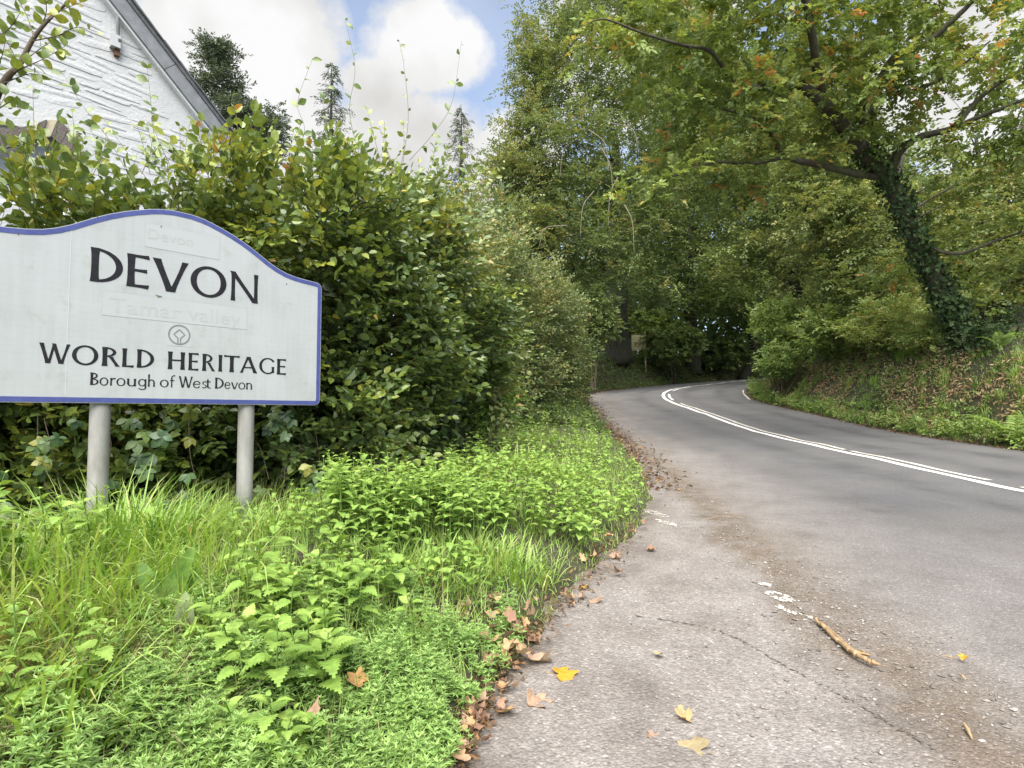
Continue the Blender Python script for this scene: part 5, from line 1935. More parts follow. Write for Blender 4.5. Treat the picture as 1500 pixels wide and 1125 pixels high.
# short fine grass all over the verge
x, y, d = verge_points(52000, -3.4, 3.2, 1.25, 14, .0, 3.6)
hedge_x = np.interp(y, [1, 3, 4.2, 5, 5.7, 7.2, 9, 13.5, 17], [-5, -4.6, -3.3, -2, -1.2, -.85, -.75, -.5, .5])
k = x > hedge_x - .1
x, y, d = x[k], y[k], d[k]
P = lift(x, y)
n = len(P)
pn = fnoise(P[:, :2], .5, 61, 2)
edge_f = sstep(-.02, .5, d)
L = (.05 + .11 * edge_f) * rng.uniform(.6, 1.4, n) * (1 + .4 * pn)
tint = .50 + .16 * pn + .12 * rng.normal(size=n) + np.where(rng.uniform(0, 1, n) < .05, .4, 0)
o = blades(P, L, rng.uniform(.0030, .0058, n) * (1 + .05 * P[:, 1]), rng.uniform(.0, 1.1, n), rng.uniform(0, 6.283, n), rng.uniform(.2, 2.0, n), tint, 'grass', M_GRASS, 3)
tag(o, 'short bright green grass covering the verge', 'grass', kind='stuff')

# the tall tussock at the left post and the long blades falling forward from it
def tuft_blades(cx_, cy_, r, n, L, seed, lean_az=None, name='long_grass', tmean=.5, label=None, wmul=1.0):
    rr = np.random.default_rng(seed)
    n = int(n * .62)
    a = rr.uniform(0, 6.283, n)
    q = np.sqrt(rr.uniform(0, 1, n)) * r
    x, y = cx_ + q * np.cos(a), cy_ + q * np.sin(a)
    P = lift(x, y)
    az = a + rr.normal(0, .7, n)
    if lean_az is not None:
        az = lean_az + rr.normal(0, .8, n)
    LL = L * rr.uniform(.5, 1.35, n)
    o = blades(P, LL, rr.uniform(.005, .014, n) * wmul, rr.uniform(.0, .5, n) + q / r * .35, az, rr.uniform(.3, 2.5, n), tmean + .08 + .19 * rr.normal(size=n), name, M_GRASS, 4)
    return o


tg_ = [((175, 800), .34, 700, .46, None, .40), ((230, 810), .28, 520, .42, None, .36), ((120, 880), .34, 360, .30, -1.3, .46), ((60, 920), .36, 300, .27, -1.2, .5), ((20, 990), .3, 240, .26, -1.0, .5), ((250, 900), .3, 300, .30, -1.0, .42),
       ((400, 780), .30, 420, .24, None, .46), ((330, 775), .26, 360, .26, None, .42), ((160, 960), .34, 220, .26, -.9, .55), ((290, 770), .2, 260, .3, None, .38), ((745, 840), .3, 420, .22, None, .46), ((690, 815), .25, 300, .24, None, .48), ((820, 700), .4, 360, .34, None, .5), ((760, 690), .4, 300, .36, None, .5), ((760, 760), .3, 260, .26, None, .46), ((560, 830), .3, 260, .2, None, .46), ((640, 845), .3, 300, .2, None, .46), ((80, 1080), .22, 200, .3, -.6, .5), ((0, 840), .3, 220, .3, None, .4)]
for i, ((px, py), r, n, L, la, tm) in enumerate(tg_):
    p = ground_hit(px, py)[0]
    o = tuft_blades(p[0], p[1], r, n, L, 700 + i, la, 'long_grass', tm)
    tag(o, ['tall arching grass around the left sign post', 'long grass growing in the verge'][i > 1], 'grass', group='long grass in the verge', kind='stuff')
# dead straw lying under the grass on the left
p0 = ground_hit([40, 120, 10, 90, 230], [910, 960, 1010, 1060, 990])
Ps = np.vstack([q[:2] + rng.normal(0, .26, (420, 2)) for q in p0])
P = lift(Ps[:, 0], Ps[:, 1]) + [0, 0, .02]
n = len(P)
o = blades(P, rng.uniform(.12, .34, n), rng.uniform(.0025, .005, n), rng.uniform(.5, 1.35, n), -1.1 + rng.normal(0, .9, n), rng.uniform(.1, .7, n), rng.uniform(.1, 1, n), 'dry_grass', M_STRAW, 3)
tag(o, 'dry straw coloured grass lying under the green blades', 'grass', kind='stuff')

# dead flower stalks standing through the verge
x, y, d = verge_points(900, -3.2, 2.4, 1.6, 9, .15, 3.2)
k = rng.uniform(0, 1, len(x)) < .16
P = lift(x[k], y[k])
n = len(P)
o = blades(P, rng.uniform(.22, .55, n), rng.uniform(.003, .006, n), rng.uniform(0, .45, n), rng.uniform(0, 6.28, n), rng.uniform(0, .5, n), rng.uniform(.2, 1, n), 'dry_stalks', M_STRAW, 3)
tag(o, 'dead stalks standing up through the verge plants', 'dry grass', kind='stuff')

# bedstraw: whorls of narrow leaves, in a low cushion along the near edge
q = ground_hit(rng.uniform(180, 760, 5200), rng.uniform(885, 1160, 5200))
x, y = q[:, 0], q[:, 1]
d, _k = in_verge(x, y)
lim = np.array([(180, 1010), (330, 960), (520, 900), (700, 870), (760, 850)])
keep = (d > .03)
q = q[keep]
extra = np.column_stack([rng.uniform(-1.4, .4, 3000), rng.uniform(1.0, 2.1, 3000), np.zeros(3000)])
d2, _k = in_verge(extra[:, 0], extra[:, 1])
extra = extra[(d2 > .03) & (d2 < 1.1)]
q = np.vstack([q, extra])
q[:, 2] = ground_z(q[:, 0], q[:, 1])
d, _k = in_verge(q[:, 0], q[:, 1])
cush = fnoise(q[:, :2], 2.6, 91, 3)
dens = fnoise(q[:, :2], .8, 92, 2)
k = (dens > -.75) & (rng.uniform(0, 1, len(q)) < .72)
q, d, cush = q[k], d[k], cush[k]
n = len(q)
top = q + np.column_stack([rng.normal(0, .02, n), rng.normal(0, .02, n), (.05 + .05 * sstep(.0, .4, d) + (.06 * cush)) * rng.uniform(.6, 1.25, n)])
PP, AA, NN, LL, TT = [], [], [], [], []
for lev, (dz, sc) in enumerate(((0, .75), (-.018, 1.1), (-.042, 1.1))):
    for j in range(7):
        th = j / 7 * 6.283 + rng.uniform(0, .9, n) + lev
        el = (.75, .35, .1)[lev] + rng.normal(0, .2, n)
        A = np.column_stack([np.cos(th) * np.cos(el), np.sin(th) * np.cos(el), np.sin(el)])
        PP.append(top + [0, 0, dz]); AA.append(A)
        NN.append(np.column_stack([-np.cos(th) * .4, -np.sin(th) * .4, np.ones(n)]))
        LL.append(.026 * sc * rng.uniform(.7, 1.2, n)); TT.append(.55 + .2 * (1 - lev) * .6 + .14 * rng.normal(size=n))
P, A, N, L, T_ = map(np.concatenate, (PP, AA, NN, LL, TT))
o = put('bedstraw', leaf_mesh('bedstraw', P, A, N, L, T_, .30, M_CLEAVER, 2))
tag(o, 'low cushion of bright green bedstraw along the near verge edge', 'ground cover', kind='stuff')

# nettles: stem, pairs of toothed leaves crosswise
def nettle_leaf(seed):
    rr = np.random.default_rng(seed)
    k = 10
    t = np.linspace(0, 1, k)
    w = .31 * np.sin(np.clip(t * 1.05, 0, 1) ** .62 * math.pi) ** .85
    w[0], w[-1] = .03, 0.0
    mid_ = np.column_stack([t, np.zeros(k), .10 * np.sin(t * 3) - .16 * t ** 2])
    V, Q, Tt = [mid_], [], []
    idx = k
    for sg in (1, -1):
        teeth = []
        for j in range(k - 1):
            teeth.append((t[j] + .02, sg * w[j] * 1.0, 0))
            tm = t[j] + .095
            teeth.append((min(tm, .99), sg * (w[j] * .5 + w[j + 1] * .5) * 1.22 + sg * .03, 0))
        e = np.array(teeth)
        e[:, 2] = .10 * np.sin(np.clip(e[:, 0], 0, 1) * 3) - .16 * e[:, 0] ** 2 + np.abs(e[:, 1]) * .16 + .02 * np.where(np.arange(len(e)) % 2, -1, 1)
        V.append(e)
        for j in range(k - 1):
            a, b_ = idx + 2 * j, idx + 2 * j + 1
            c_ = idx + 2 * (j + 1) if j < k - 2 else None
            f1 = [j, a, b_]
            f2 = [j, b_, j + 1]
            Tt += [f1, f2] if sg < 0 else [f1[::-1], f2[::-1]]
            if c_ is not None:
                f3 = [j + 1, b_, c_]
                Tt.append(f3 if sg < 0 else f3[::-1])
        idx += len(e)
    return np.vstack(V), np.array(Tt)


NLV = []
for i in range(5):
    v, t_ = nettle_leaf(i)
    tb = (.30, .45, .55, .66, .8)[i]
    me_ = mesh_np('leaf', v * [1, .95, 1], t_, M_NETTLE, tint=np.full(len(v), tb), smooth=True)
    NLV.append((me_, v * [1, .95, 1], t_))
from mathutils import Matrix


def nettle(x, y, h, Lf, npair, rr, label, group, detailed=True, lean=.15, tbias=0, name='nettle', collect=None):
    z = float(ground_z(x, y)[0])
    base = np.array([x, y, z])
    la = rr.uniform(0, 6.283)
    tilt = rr.uniform(0, lean)
    top = base + np.array([math.cos(la) * tilt * h, math.sin(la) * tilt * h, h])
    midp = (base + top) / 2 + np.array([rr.normal(0, .02), rr.normal(0, .02), 0])
    st_ = catmull([base - [0, 0, .03], midp, top], 4)
    rot0 = rr.uniform(0, 3.14)
    root = None
    mbs = MB()
    mbs.tube(st_, np.linspace(.0042, .002, len(st_)), 5)
    if detailed:
        root = thing('nettle', label, 'nettle', tuple(base), group)
        mbs.build('stem', M_NETTLE, root, tint=None)
    verts, tris, tints = [], [], []
    off = 0
    lvls = np.linspace(.38, 1.0, npair) ** .85
    for j, f in enumerate(lvls):
        p = np.array([np.interp(f, np.linspace(0, 1, len(st_)), st_[:, k_]) for k_ in range(3)])
        size = Lf * (1.0 if f < .8 else 1.0 - .72 * (f - .8) / .2) * rr.uniform(.85, 1.12)
        for s_ in (0, 1):
            az = rot0 + (j % 2) * 1.571 + s_ * 3.1416 + rr.normal(0, .2)
            el = (.08 if f < .8 else .42) + rr.normal(0, .2)
            a = np.array([math.cos(az) * math.cos(el), math.sin(az) * math.cos(el), math.sin(el)])
            sd = np.array([-math.sin(az), math.cos(az), rr.normal(0, .15)])
            sd /= np.linalg.norm(sd)
            n_ = np.cross(a, sd)
            p2 = p + a * .12 * size
            q = int(np.clip(rr.normal(2 + tbias + (1.0 if f > .8 else 0), .9), 0, 4))
            if detailed:
                o = bpy.data.objects.new('leaf', NLV[q][0])
                COL.objects.link(o)
                o.parent = root
                pr = p2 - base
                o.matrix_local = Matrix(((a[0] * size, sd[0] * size, n_[0] * size, pr[0]), (a[1] * size, sd[1] * size, n_[1] * size, pr[1]), (a[2] * size, sd[2] * size, n_[2] * size, pr[2]), (0, 0, 0, 1)))
            else:
                v = NLV[q][1]
                vv = p2 + size * (v[:, :1] * a + v[:, 1:2] * sd + v[:, 2:] * n_)
                verts.append(vv); tris.append(NLV[q][2] + off); tints.append(np.full(len(vv), (.30, .45, .55, .66, .8)[q]))
                off += len(vv)
    if not detailed:
        sv = np.vstack(mbs.v)
        if collect is not None:
            collect.append((np.vstack(verts), np.vstack(tris), np.concatenate(tints)))
            return None
        me_ = mesh_np(name, np.vstack(verts + [sv]) - base, [np.vstack(tris), np.vstack(mbs.q) + off], M_NETTLE, tint=np.concatenate(tints + [np.full(len(sv), .4)]))
        root = put(name, me_, None, tuple(base))
        tag(root, label, name, group)
    return root


near_spots = [  # picture places of the near clumps: (px, py, spread in m, count, height, leaf, label, group)
    (440, 985, .12, 8, .27, .078, 'light green nettle standing in the bedstraw in front of the clump', 'nettles standing in the near bedstraw'),
    (385, 1000, .10, 4, .24, .082, 'light green nettle standing in the bedstraw in front of the clump', 'nettles standing in the near bedstraw'),
    (405, 900, .18, 9, .26, .082, 'nettle in the clump between grass tussock and bedstraw', 'nettles in the clump right of the tussock'),
    (470, 870, .20, 8, .28, .078, 'nettle in the clump between grass tussock and bedstraw', 'nettles in the clump right of the tussock'),
    (570, 850, .26, 9, .26, .068, 'nettle in the bright patch in the middle of the verge', 'nettles in the mid verge patch'),
    (640, 860, .20, 6, .24, .066, 'nettle in the bright patch in the middle of the verge', 'nettles in the mid verge patch'),
    (500, 800, .28, 11, .26, .062, 'nettle in the bright patch in the middle of the verge', 'nettles in the mid verge patch'),
    (40, 1050, .10, 4, .24, .075, 'nettle at the lower left corner among long grass blades', 'nettles at the lower left corner'),
    (45, 840, .26, 14, .36, .074, 'nettle in front of the left end of the hedge beside the sign post', 'nettles left of the sign post'),
    (390, 1150, .08, 3, .2, .066, 'bluish green nettle top at the bottom edge of the verge', 'nettles at the bottom edge'),
    (420, 790, .22, 6, .30, .055, 'nettle around the foot of the right sign post', 'nettles round the right sign post'),
]
for (px, py, sp_, cnt, h, lf, lb, gp_) in near_spots:
    c_ = ground_hit(px, py)[0]
    for i in range(int(cnt * 1.7)):
        x, y = c_[0] + rng.normal(0, sp_), c_[1] + rng.normal(0, sp_)
        if in_verge(x, y)[0][0] < .08:
            continue
        nettle(x, y, h * rng.uniform(.7, 1.2), lf * rng.uniform(.85, 1.2), rng.integers(5, 7), rng, lb, gp_, True)
# the big nettle bed running along the hedge foot to the bend
spots = []
tries = 0
while len(spots) < 520 and tries < 6000:
    tries += 1
    px, py = rng.uniform(470, 945), rng.uniform(594, 815)
    if py > np.interp(px, [470, 600, 700, 800, 870, 945], [800, 815, 812, 800, 815, 770]):
        continue
    if py < np.interp(px, [470, 590, 700, 790, 850, 945], [755, 750, 655, 604, 594, 700]):
        continue
    c_ = ground_hit(px, py)[0]
    d = in_verge(c_[0], c_[1])[0][0]
    if d < .06 or c_[1] > 26:
        continue
    spots.append((c_[1], c_[0], d))
spots.sort()
bed = []
for i, (y, x, d) in enumerate(spots):
    edge = d < .45
    inner = x < np.interp(y, [4, 5.7, 9, 13.5, 17, 21], [-2, -1.2, -.75, -.5, .5, 1.9]) + .75
    lb, gp_ = (('nettle on the outer rim of the bed right beside the road edge', 'nettles beside the road edge') if edge else
               ('tall nettle at the back of the bed against the hedge foot', 'nettles against the hedge foot') if inner else
               ('nettle in the middle of the bed between hedge and road edge', 'nettles in the middle of the bed'))
    nettle(x, y, rng.uniform(.28, .46) * (.75 if edge else 1.1), rng.uniform(.055, .080) * (1 + .02 * y), rng.integers(6, 8) if i < 160 else 5, rng, lb, gp_, False, tbias=.3, collect=None if i < 105 else bed)
vo = np.cumsum([0] + [len(k[0]) for k in bed])
o = put('nettle_bed', mesh_np('nettle_bed', np.vstack([k[0] for k in bed]), np.vstack([k[1] + vo[i] for i, k in enumerate(bed)]), M_NETTLE, tint=np.concatenate([k[2] for k in bed])))
tag(o, 'far part of the nettle bed running along the hedge to the bend', 'nettle bed', kind='stuff')
# long arching blades thrown forward over the tussock
p0 = ground_hit([150, 200, 250, 300, 110, 60, 330, 30], [850, 860, 880, 860, 930, 900, 830, 980])
Pq = np.vstack([q_[:2] + rng.normal(0, .13, (26, 2)) for q_ in p0])
P = lift(Pq[:, 0], Pq[:, 1])
n = len(P)
o = blades(P, rng.uniform(.35, .62, n), rng.uniform(.006, .012, n), rng.uniform(.1, .6, n), -.9 + rng.normal(0, .8, n), rng.uniform(1.0, 2.3, n), np.clip(rng.normal(.62, .16, n), 0, .84), 'long_grass', M_GRASS, 4)
tag(o, 'long pale blades arching forward over the tussock', 'grass', kind='stuff')

# broad dock leaves in the middle of the tussock
dk = ground_hit(235, 905)[0]
dock = thing('dock_plant', 'broad strap leaved dock plant in the middle of the grass tussock', 'plant', tuple(dk))
M_DOCK = leaf_mat('dock_leaf', [(0, (.10, .20, .03)), (1, (.17, .29, .04))], .4, .45, .4)
M_DOCKP = leaf_mat('pale_dock_leaf', [(0, (.22, .28, .14)), (1, (.32, .36, .2))], .35, .5, .4)
for (p_a, p_b, w, mt) in (((236, 900), (206, 822), .06, M_DOCK), ((245, 905), (285, 798), .06, M_DOCK), ((248, 910), (252, 835), .055, M_DOCK), ((262, 900), (292, 830), .035, M_DOCK), ((272, 945), (272, 866), .06, M_DOCKP), ((255, 915), (300, 935), .04, M_DOCK)):
    a = ground_hit(*p_a)[0]
    b_ = at(p_b[0], p_b[1], a[1] - .02)
    L = np.linalg.norm(b_ - a)
    t = np.linspace(0, 1, 9)
    mid_ = a + (b_ - a) * t[:, None] + np.array([0, -.10 * L, .12 * L]) * (np.sin(t * 3.1) * .5)[:, None]
    s_ = nrm(np.cross(b_ - a, EYE - a)[None])[0]
    wd = w * np.sin(np.clip(t * .93 + .07, 0, 1) * math.pi) ** .6
    nn_ = nrm(np.cross(s_, b_ - a)[None])[0]
    v = np.vstack([mid_ - s_ * wd[:, None] * .55 + nn_ * wd[:, None] * .18, mid_, mid_ + s_ * wd[:, None] * .55 + nn_ * wd[:, None] * .18]) - dk
    q = [[r_ * 9 + j, r_ * 9 + j + 1, (r_ + 1) * 9 + j + 1, (r_ + 1) * 9 + j] for r_ in (0, 1) for j in range(8)]
    put('leaf', mesh_np('leaf', v, np.array(q), mt, tint=np.full(27, rng.uniform(.2, .8)), smooth=True), dock)

# ------------------------------------------------------------------ fallen leaves, stick, stones
def lobed_leaf(seed, curl, tb, mat):
    rr = np.random.default_rng(seed)
    th = np.radians([0, 16, 27, 38, 48, 60, 74, 92, 110, 128, 150, 172])
    r = np.array([1.0, .86, .74, .66, .84, .92, .74, .62, .74, .60, .40, .14])
    th = np.concatenate([th, -th[::-1][:-1]])
    r = np.concatenate([r, r[::-1][:-1]]) * (1 + .07 * rr.normal(size=len(th)))
    ring = np.column_stack([.38 + .62 * r * np.cos(th), .62 * r * np.sin(th)])
    inner = np.column_stack([.38 + .30 * r * np.cos(th), .30 * r * np.sin(th)])
    ph = rr.uniform(0, 6.28, 3)
    def z(p, k_):
        rad = np.hypot(p[:, 0] - .38, p[:, 1])
        return curl * (rad ** 2 * (.55 + .5 * np.sin(2 * np.arctan2(p[:, 1], p[:, 0] - .38) + ph[0])) + .22 * rad * np.sin(5 * p[:, 0] + ph[1]) + .16 * rad * np.sin(6 * p[:, 1] + ph[2]))
    n = len(th)
    v = np.vstack([np.column_stack([ring, z(ring, 1)]), np.column_stack([inner, z(inner, .5)]), [[.38, 0, 0]], [[-.18, .02, .02]], [[-.18, -.0, .02]], [[.1, .012, 0]], [[.1, -.012, 0]]])
    i = np.arange(n)
    j = (i + 1) % n
    q = np.vstack([np.stack([i, j, j + n, i + n], -1)])
    q2 = np.array([[2 * n + 1, 2 * n + 2, 2 * n + 4, 2 * n + 3]])
    t_ = np.stack([i + n, j + n, np.full(n, 2 * n)], -1)
    return mesh_np('fallen_leaf', v, [np.vstack([q, q2]), t_], mat, tint=np.full(len(v), tb))


M_DEADLEAF = leaf_mat('dead_leaf', [(0.0, (.12, .066, .043)), (.3, (.25, .145, .095)), (.6, (.36, .24, .165)), (.8, (.42, .24, .10)), (1.0, (.44, .34, .22))], .12, .7, .25, gain=0.9)
M_YELLOW = leaf_mat('yellow_leaf', [(0.0, (.62, .30, .03)), (1.0, (.70, .40, .05))], .15, .55, .3, gain=0.7)
M_TAN = leaf_mat('tan_leaf', [(0.0, (.36, .28, .15)), (1.0, (.46, .38, .22))], .12, .7, .25, gain=0.7)
DL = [lobed_leaf(i, (.7, 1.2, 1.6, 2.0)[i % 4], (.15, .3, .42, .55, .66, .74, .9)[i % 7], M_DEADLEAF) for i in range(14)]


def lay(px, py, L, me_, lift_, label, group=None, rz=None, tiltv=.35, ground=True):
    p = ground_hit(px, py)[0]
    o = put('fallen_leaf', me_, None, (p[0], p[1], p[2] + lift_), (rng.normal(0, tiltv), rng.normal(0, tiltv), rng.uniform(0, 6.28) if rz is None else rz), (L, L, L))
    tag(o, label, 'leaf', group)
    return o


lay(806, 990, .125, lobed_leaf(50, .25, .5, M_YELLOW), .012, 'bright yellow lobed leaf lying on the tarmac by the verge edge', rz=.2, tiltv=.12)
lay(1042, 1108, .12, lobed_leaf(51, .35, .5, M_TAN), .010, 'tan spotted leaf lying on the tarmac at the bottom edge', rz=2.4, tiltv=.12)
lay(540, 1040, .085, lobed_leaf(52, 1.5, .8, M_DEADLEAF), .09, 'curled tan and orange leaf resting on the bedstraw cushion', rz=2.8, tiltv=.2)
lay(452, 1105, .085, lobed_leaf(53, 1.3, .55, M_DEADLEAF), .09, 'small curled brown leaf on the bedstraw near the bottom edge')
lay(788, 978, .12, lobed_leaf(54, 1.3, .6, M_DEADLEAF), .03, 'curled brown leaf leaning behind the yellow leaf', rz=1.4)
lay(780, 1018, .11, lobed_leaf(55, .9, .62, M_DEADLEAF), .018, 'flat pinkish brown leaf on the tarmac below the yellow leaf', rz=-1.2)
lay(722, 1045, .085, lobed_leaf(56, .9, .75, M_DEADLEAF), .02, 'orange brown leaf at the tarmac edge left below the yellow leaf')
lay(962, 808, .085, lobed_leaf(57, 1.2, .3, M_DEADLEAF), .02, 'dark curled leaf lying alone on the pull-in near the verge end')
lay(990, 1057, .07, lobed_leaf(58, 1.3, .85, M_DEADLEAF), .012, 'narrow folded tan leaf on the tarmac above the spotted leaf', rz=.4)
lay(960, 1073, .06, lobed_leaf(59, 1.2, .5, M_DEADLEAF), .010, 'small brown leaf beside the folded tan leaf')
lay(957, 962, .055, lobed_leaf(60, .6, .8, M_TAN), .008, 'small pale leaf lying flat in the middle of the pull-in')
lay(845, 862, .085, lobed_leaf(61, .8, .9, M_YELLOW), .02, 'small yellow leaf in the litter at the grass edge above the pull-in')
lay(1403, 967, .042, lobed_leaf(62, .9, .75, M_YELLOW), .012, 'small orange leaf on the gravel beside the road')
EB = np.array([(655, 1120), (672, 1090), (690, 1055), (712, 1020), (735, 975), (760, 940), (790, 912), (830, 878), (868, 838), (893, 805), (925, 772)])
for i in range(58):
    f = rng.uniform(0, 1) ** 1.6
    px = np.interp(f, np.linspace(0, 1, len(EB)), EB[:, 0]) + rng.normal(0, 13)
    py = np.interp(f, np.linspace(0, 1, len(EB)), EB[:, 1]) + rng.normal(0, 8)
    lay(px, py, rng.uniform(.035, .088), DL[rng.integers(0, 14)], rng.uniform(.008, .035), 'curled brown leaf in the drift of leaves along the verge edge', 'brown leaves along the verge edge', tiltv=.32)
for i in range(22):
    lay(rng.normal(722, 24), rng.normal(925, 18), rng.uniform(.055, .09), DL[rng.integers(0, 14)], rng.uniform(.03, .075), 'crumpled brown leaf in the heap where grass meets bedstraw', 'brown leaves in the heap on the grass edge', tiltv=.4)
# fine litter: twigs, crumbs of leaf
n = 1300
f = rng.uniform(0, 1, n) ** 1.3
px = np.interp(f, np.linspace(0, 1, len(EB)), EB[:, 0]) + rng.normal(0, 16, n)
py = np.interp(f, np.linspace(0, 1, len(EB)), EB[:, 1]) + rng.normal(0, 10, n)
P = ground_hit(px, py)
# further along: foot of the hedge, far verge, right edge
s_ = rng.uniform(S0 + 8, S0 + 34, 5200)
cc = np.stack([np.interp(s_, S_ALL, CL[:, k]) for k in range(3)], -1)
nn_ = np.stack([np.interp(s_, S_ALL, NR[:, k]) for k in range(2)], -1)
sd = np.where(rng.uniform(0, 1, 5200) < .55, -1, 1)
oo = np.where(sd < 0, -(wl_of(s_) - np.abs(rng.normal(0, .28, 5200)) + .1), WR - np.abs(rng.normal(0, .13, 5200)) + .12)
P2 = np.column_stack([cc[:, :2] + nn_ * oo[:, None], cc[:, 2]])
P2[:, 2] = ground_z(P2[:, 0], P2[:, 1])
P = np.vstack([P, P2])
P[:, 2] += rng.uniform(.008, .02, len(P))
n = len(P)
N = nrm(rng.normal(0, .5, (n, 3)) + [0, 0, 1])
A = nrm(np.cross(N, rng.normal(size=(n, 3))))
L = np.concatenate([rng.uniform(.012, .04, 1300), rng.uniform(.04, .10, 5200)])
o = put('leaf_litter', leaf_mesh('leaf_litter', P, A, N, L, rng.uniform(0, 1, n), .5, M_LITTER, 2))
tag(o, 'crumbled brown leaf litter along the road edges', 'litter', kind='stuff')

# gravel: small stones in the dirt band and over the pull-in
M_GRAVEL = leaf_mat('gravel', [(0, (.12, .10, .085)), (.4, (.23, .20, .175)), (.8, (.34, .31, .28)), (1, (.52, .50, .46))], 0.0, .8, .3, gain=0.72)


def stones(P, r, seed, name, label):
    rr = np.random.default_rng(seed)
    n = len(P)
    ico = np.array([(0, 0, 1), (1, 0, .1), (.31, .95, 0), (-.81, .59, .1), (-.81, -.59, 0), (.31, -.95, .1), (0, 0, -.8)], float)
    f = np.array([[0, 1, 2], [0, 2, 3], [0, 3, 4], [0, 4, 5], [0, 5, 1], [6, 2, 1], [6, 3, 2], [6, 4, 3], [6, 5, 4], [6, 1, 5]])
    a = rr.uniform(0, 6.28, n)
    v = ico[None] * (1 + .28 * rr.normal(size=(n, 7, 1))) * np.stack([np.ones(n), rr.uniform(.55, 1, n), rr.uniform(.4, .8, n)], -1)[:, None]
    vx = v[..., 0] * np.cos(a)[:, None] - v[..., 1] * np.sin(a)[:, None]
    vy = v[..., 0] * np.sin(a)[:, None] + v[..., 1] * np.cos(a)[:, None]
    v = np.stack([vx, vy, v[..., 2]], -1) * r[:, None, None] + P[:, None, :]
    F_ = (np.arange(n) * 7)[:, None, None] + f[None]
    o = put(name, mesh_np(name, v.reshape(-1, 3), F_.reshape(-1, 3), M_GRAVEL, tint=np.repeat(np.clip(rr.normal(.5, .25, n), 0, 1), 7)))
    return tag(o, label, 'gravel', kind='stuff')


n = 12000
y = 1.2 * (16 / 1.2) ** rng.uniform(0, 1, n)
x = np.interp(y, BAND[::-1, 1], BAND[::-1, 0]) + np.where(rng.uniform(0, 1, n) < .8, rng.normal(.12, .22, n) * np.clip(1.25 - y / 16, .3, 1), rng.normal(-.2, .8, n))
off, st_, z = road_frame(x, y)
k = (-off < wl_of(st_) - .02) & (off < 3) & (fnoise(np.column_stack([x, y]), .7, 99, 3) > rng.uniform(-1.3, .5, n))
P = np.column_stack([x, y, z])[k]
P[:, 2] += .006 * fnoise(P[:, :2], .5, 21, 2)
r = rng.lognormal(-5.4, .45, len(P))
P[:, 2] += r * .3
stones(P, np.clip(r, .0018, .016), 5, 'gravel', 'loose gravel swept into a band between pull-in and road')
# the stick and some splinters
M_STICKW = plain('dead_wood', (.36, .255, .14), .9, nscale=26, col2=(.16, .10, .05), stretch=(1, 1, 1))
sp_ = ground_hit(np.array([1192, 1212, 1232, 1252, 1270, 1290]), np.array([910, 928, 946, 962, 972, 980]))
stick = thing('stick', 'long bent dead stick lying on the gravel beside the road', 'stick', tuple(sp_[2]))
mb = MB()
pp = catmull(sp_ + [0, 0, .014], 6)
pp[:, 2] += .004 * rng.normal(size=len(pp))
mb.tube(pp, np.interp(np.linspace(0, 1, len(pp)), [0, .1, .5, .9, 1], [.005, .009, .011, .010, .004]), 8)
mb.build('branch', M_STICKW, stick, smooth=False)
mb = MB()
pb_ = np.array([pp[2] + [.012, .006, .0], pp[9] + [.022, .012, .004], pp[16] + [.02, .014, .003], pp[22] + [.05, .03, 0.0]])
mb.tube(catmull(pb_, 4), .007, 5)
mb.build('bark_strip', M_STICKW, stick)
for (a, b_, rr_) in (((1412, 1062), (1424, 1085), .007), ((1380, 962), (1400, 968), .004), ((1405, 990), (1415, 998), .005), ((1258, 955), (1268, 958), .005), ((1060, 757), (1090, 760), .004), ((1035, 762), (1055, 757), .003)):
    e = ground_hit([a[0], b_[0]], [a[1], b_[1]]) + [0, 0, .006]
    mb = MB()
    mb.tube([e[0], (e[0] + e[1]) / 2 + [0, 0, .004], e[1]], [rr_ * .5, rr_, rr_ * .4], 6)
    o = mb.build('splinter', M_STICKW)
    tag(o, 'short pale wood splinter lying on the gravel by the road', 'splinter', 'splinters on the gravel')
for (px, py, r_) in ((904, 979, .016), (856 // 1 + 0, 1125, .02), (1362, 978, .012), (1285, 1037, .018)):
    pass

# ------------------------------------------------------------------ the right bank
def bank_points(n, s_lo, s_hi, e_lo, e_hi, r_=rng):
    s_ = r_.uniform(s_lo, s_hi, n)
    e = r_.uniform(e_lo, e_hi, n)
    cc = np.stack([np.interp(s_, S_ALL, CL[:, k]) for k in range(2)], -1)
    nn_ = np.stack([np.interp(s_, S_ALL, NR[:, k]) for k in range(2)], -1)
    xy = cc + nn_ * (WR + e)[:, None]
    return np.column_stack([xy, ground_z(xy[:, 0], xy[:, 1])]), s_, e


# dead bracken in patches
P, s_, e = bank_points(34000, S0 + 8, S0 + 29, .25, 4.6)
q = np.column_stack([s_, e * 1.6])
br_ = fnoise(q, .22, 121, 3) + .35 * np.exp(-((e - 1.3) / .7) ** 2)
k = br_ > rng.uniform(-.38, .42, len(P))
P = P[k] + [0, 0, .09]
n = len(P)
P[:, 2] += rng.uniform(0, .16, n)
N = nrm(rng.normal(0, .6, (n, 3)) + [-.5, -.3, .7])
A = nrm(np.cross(N, rng.normal(size=(n, 3))) + [0, 0, -.3])
o = put('dead_bracken', leaf_mesh('dead_bracken', P, A, N, rng.uniform(.05, .16, n), np.clip(rng.normal(.5, .22, n), 0, 1), .3, M_BRACKEN, 2))
tag(o, 'rusty dead bracken and leaves lying in patches on the right bank', 'bracken', kind='stuff')
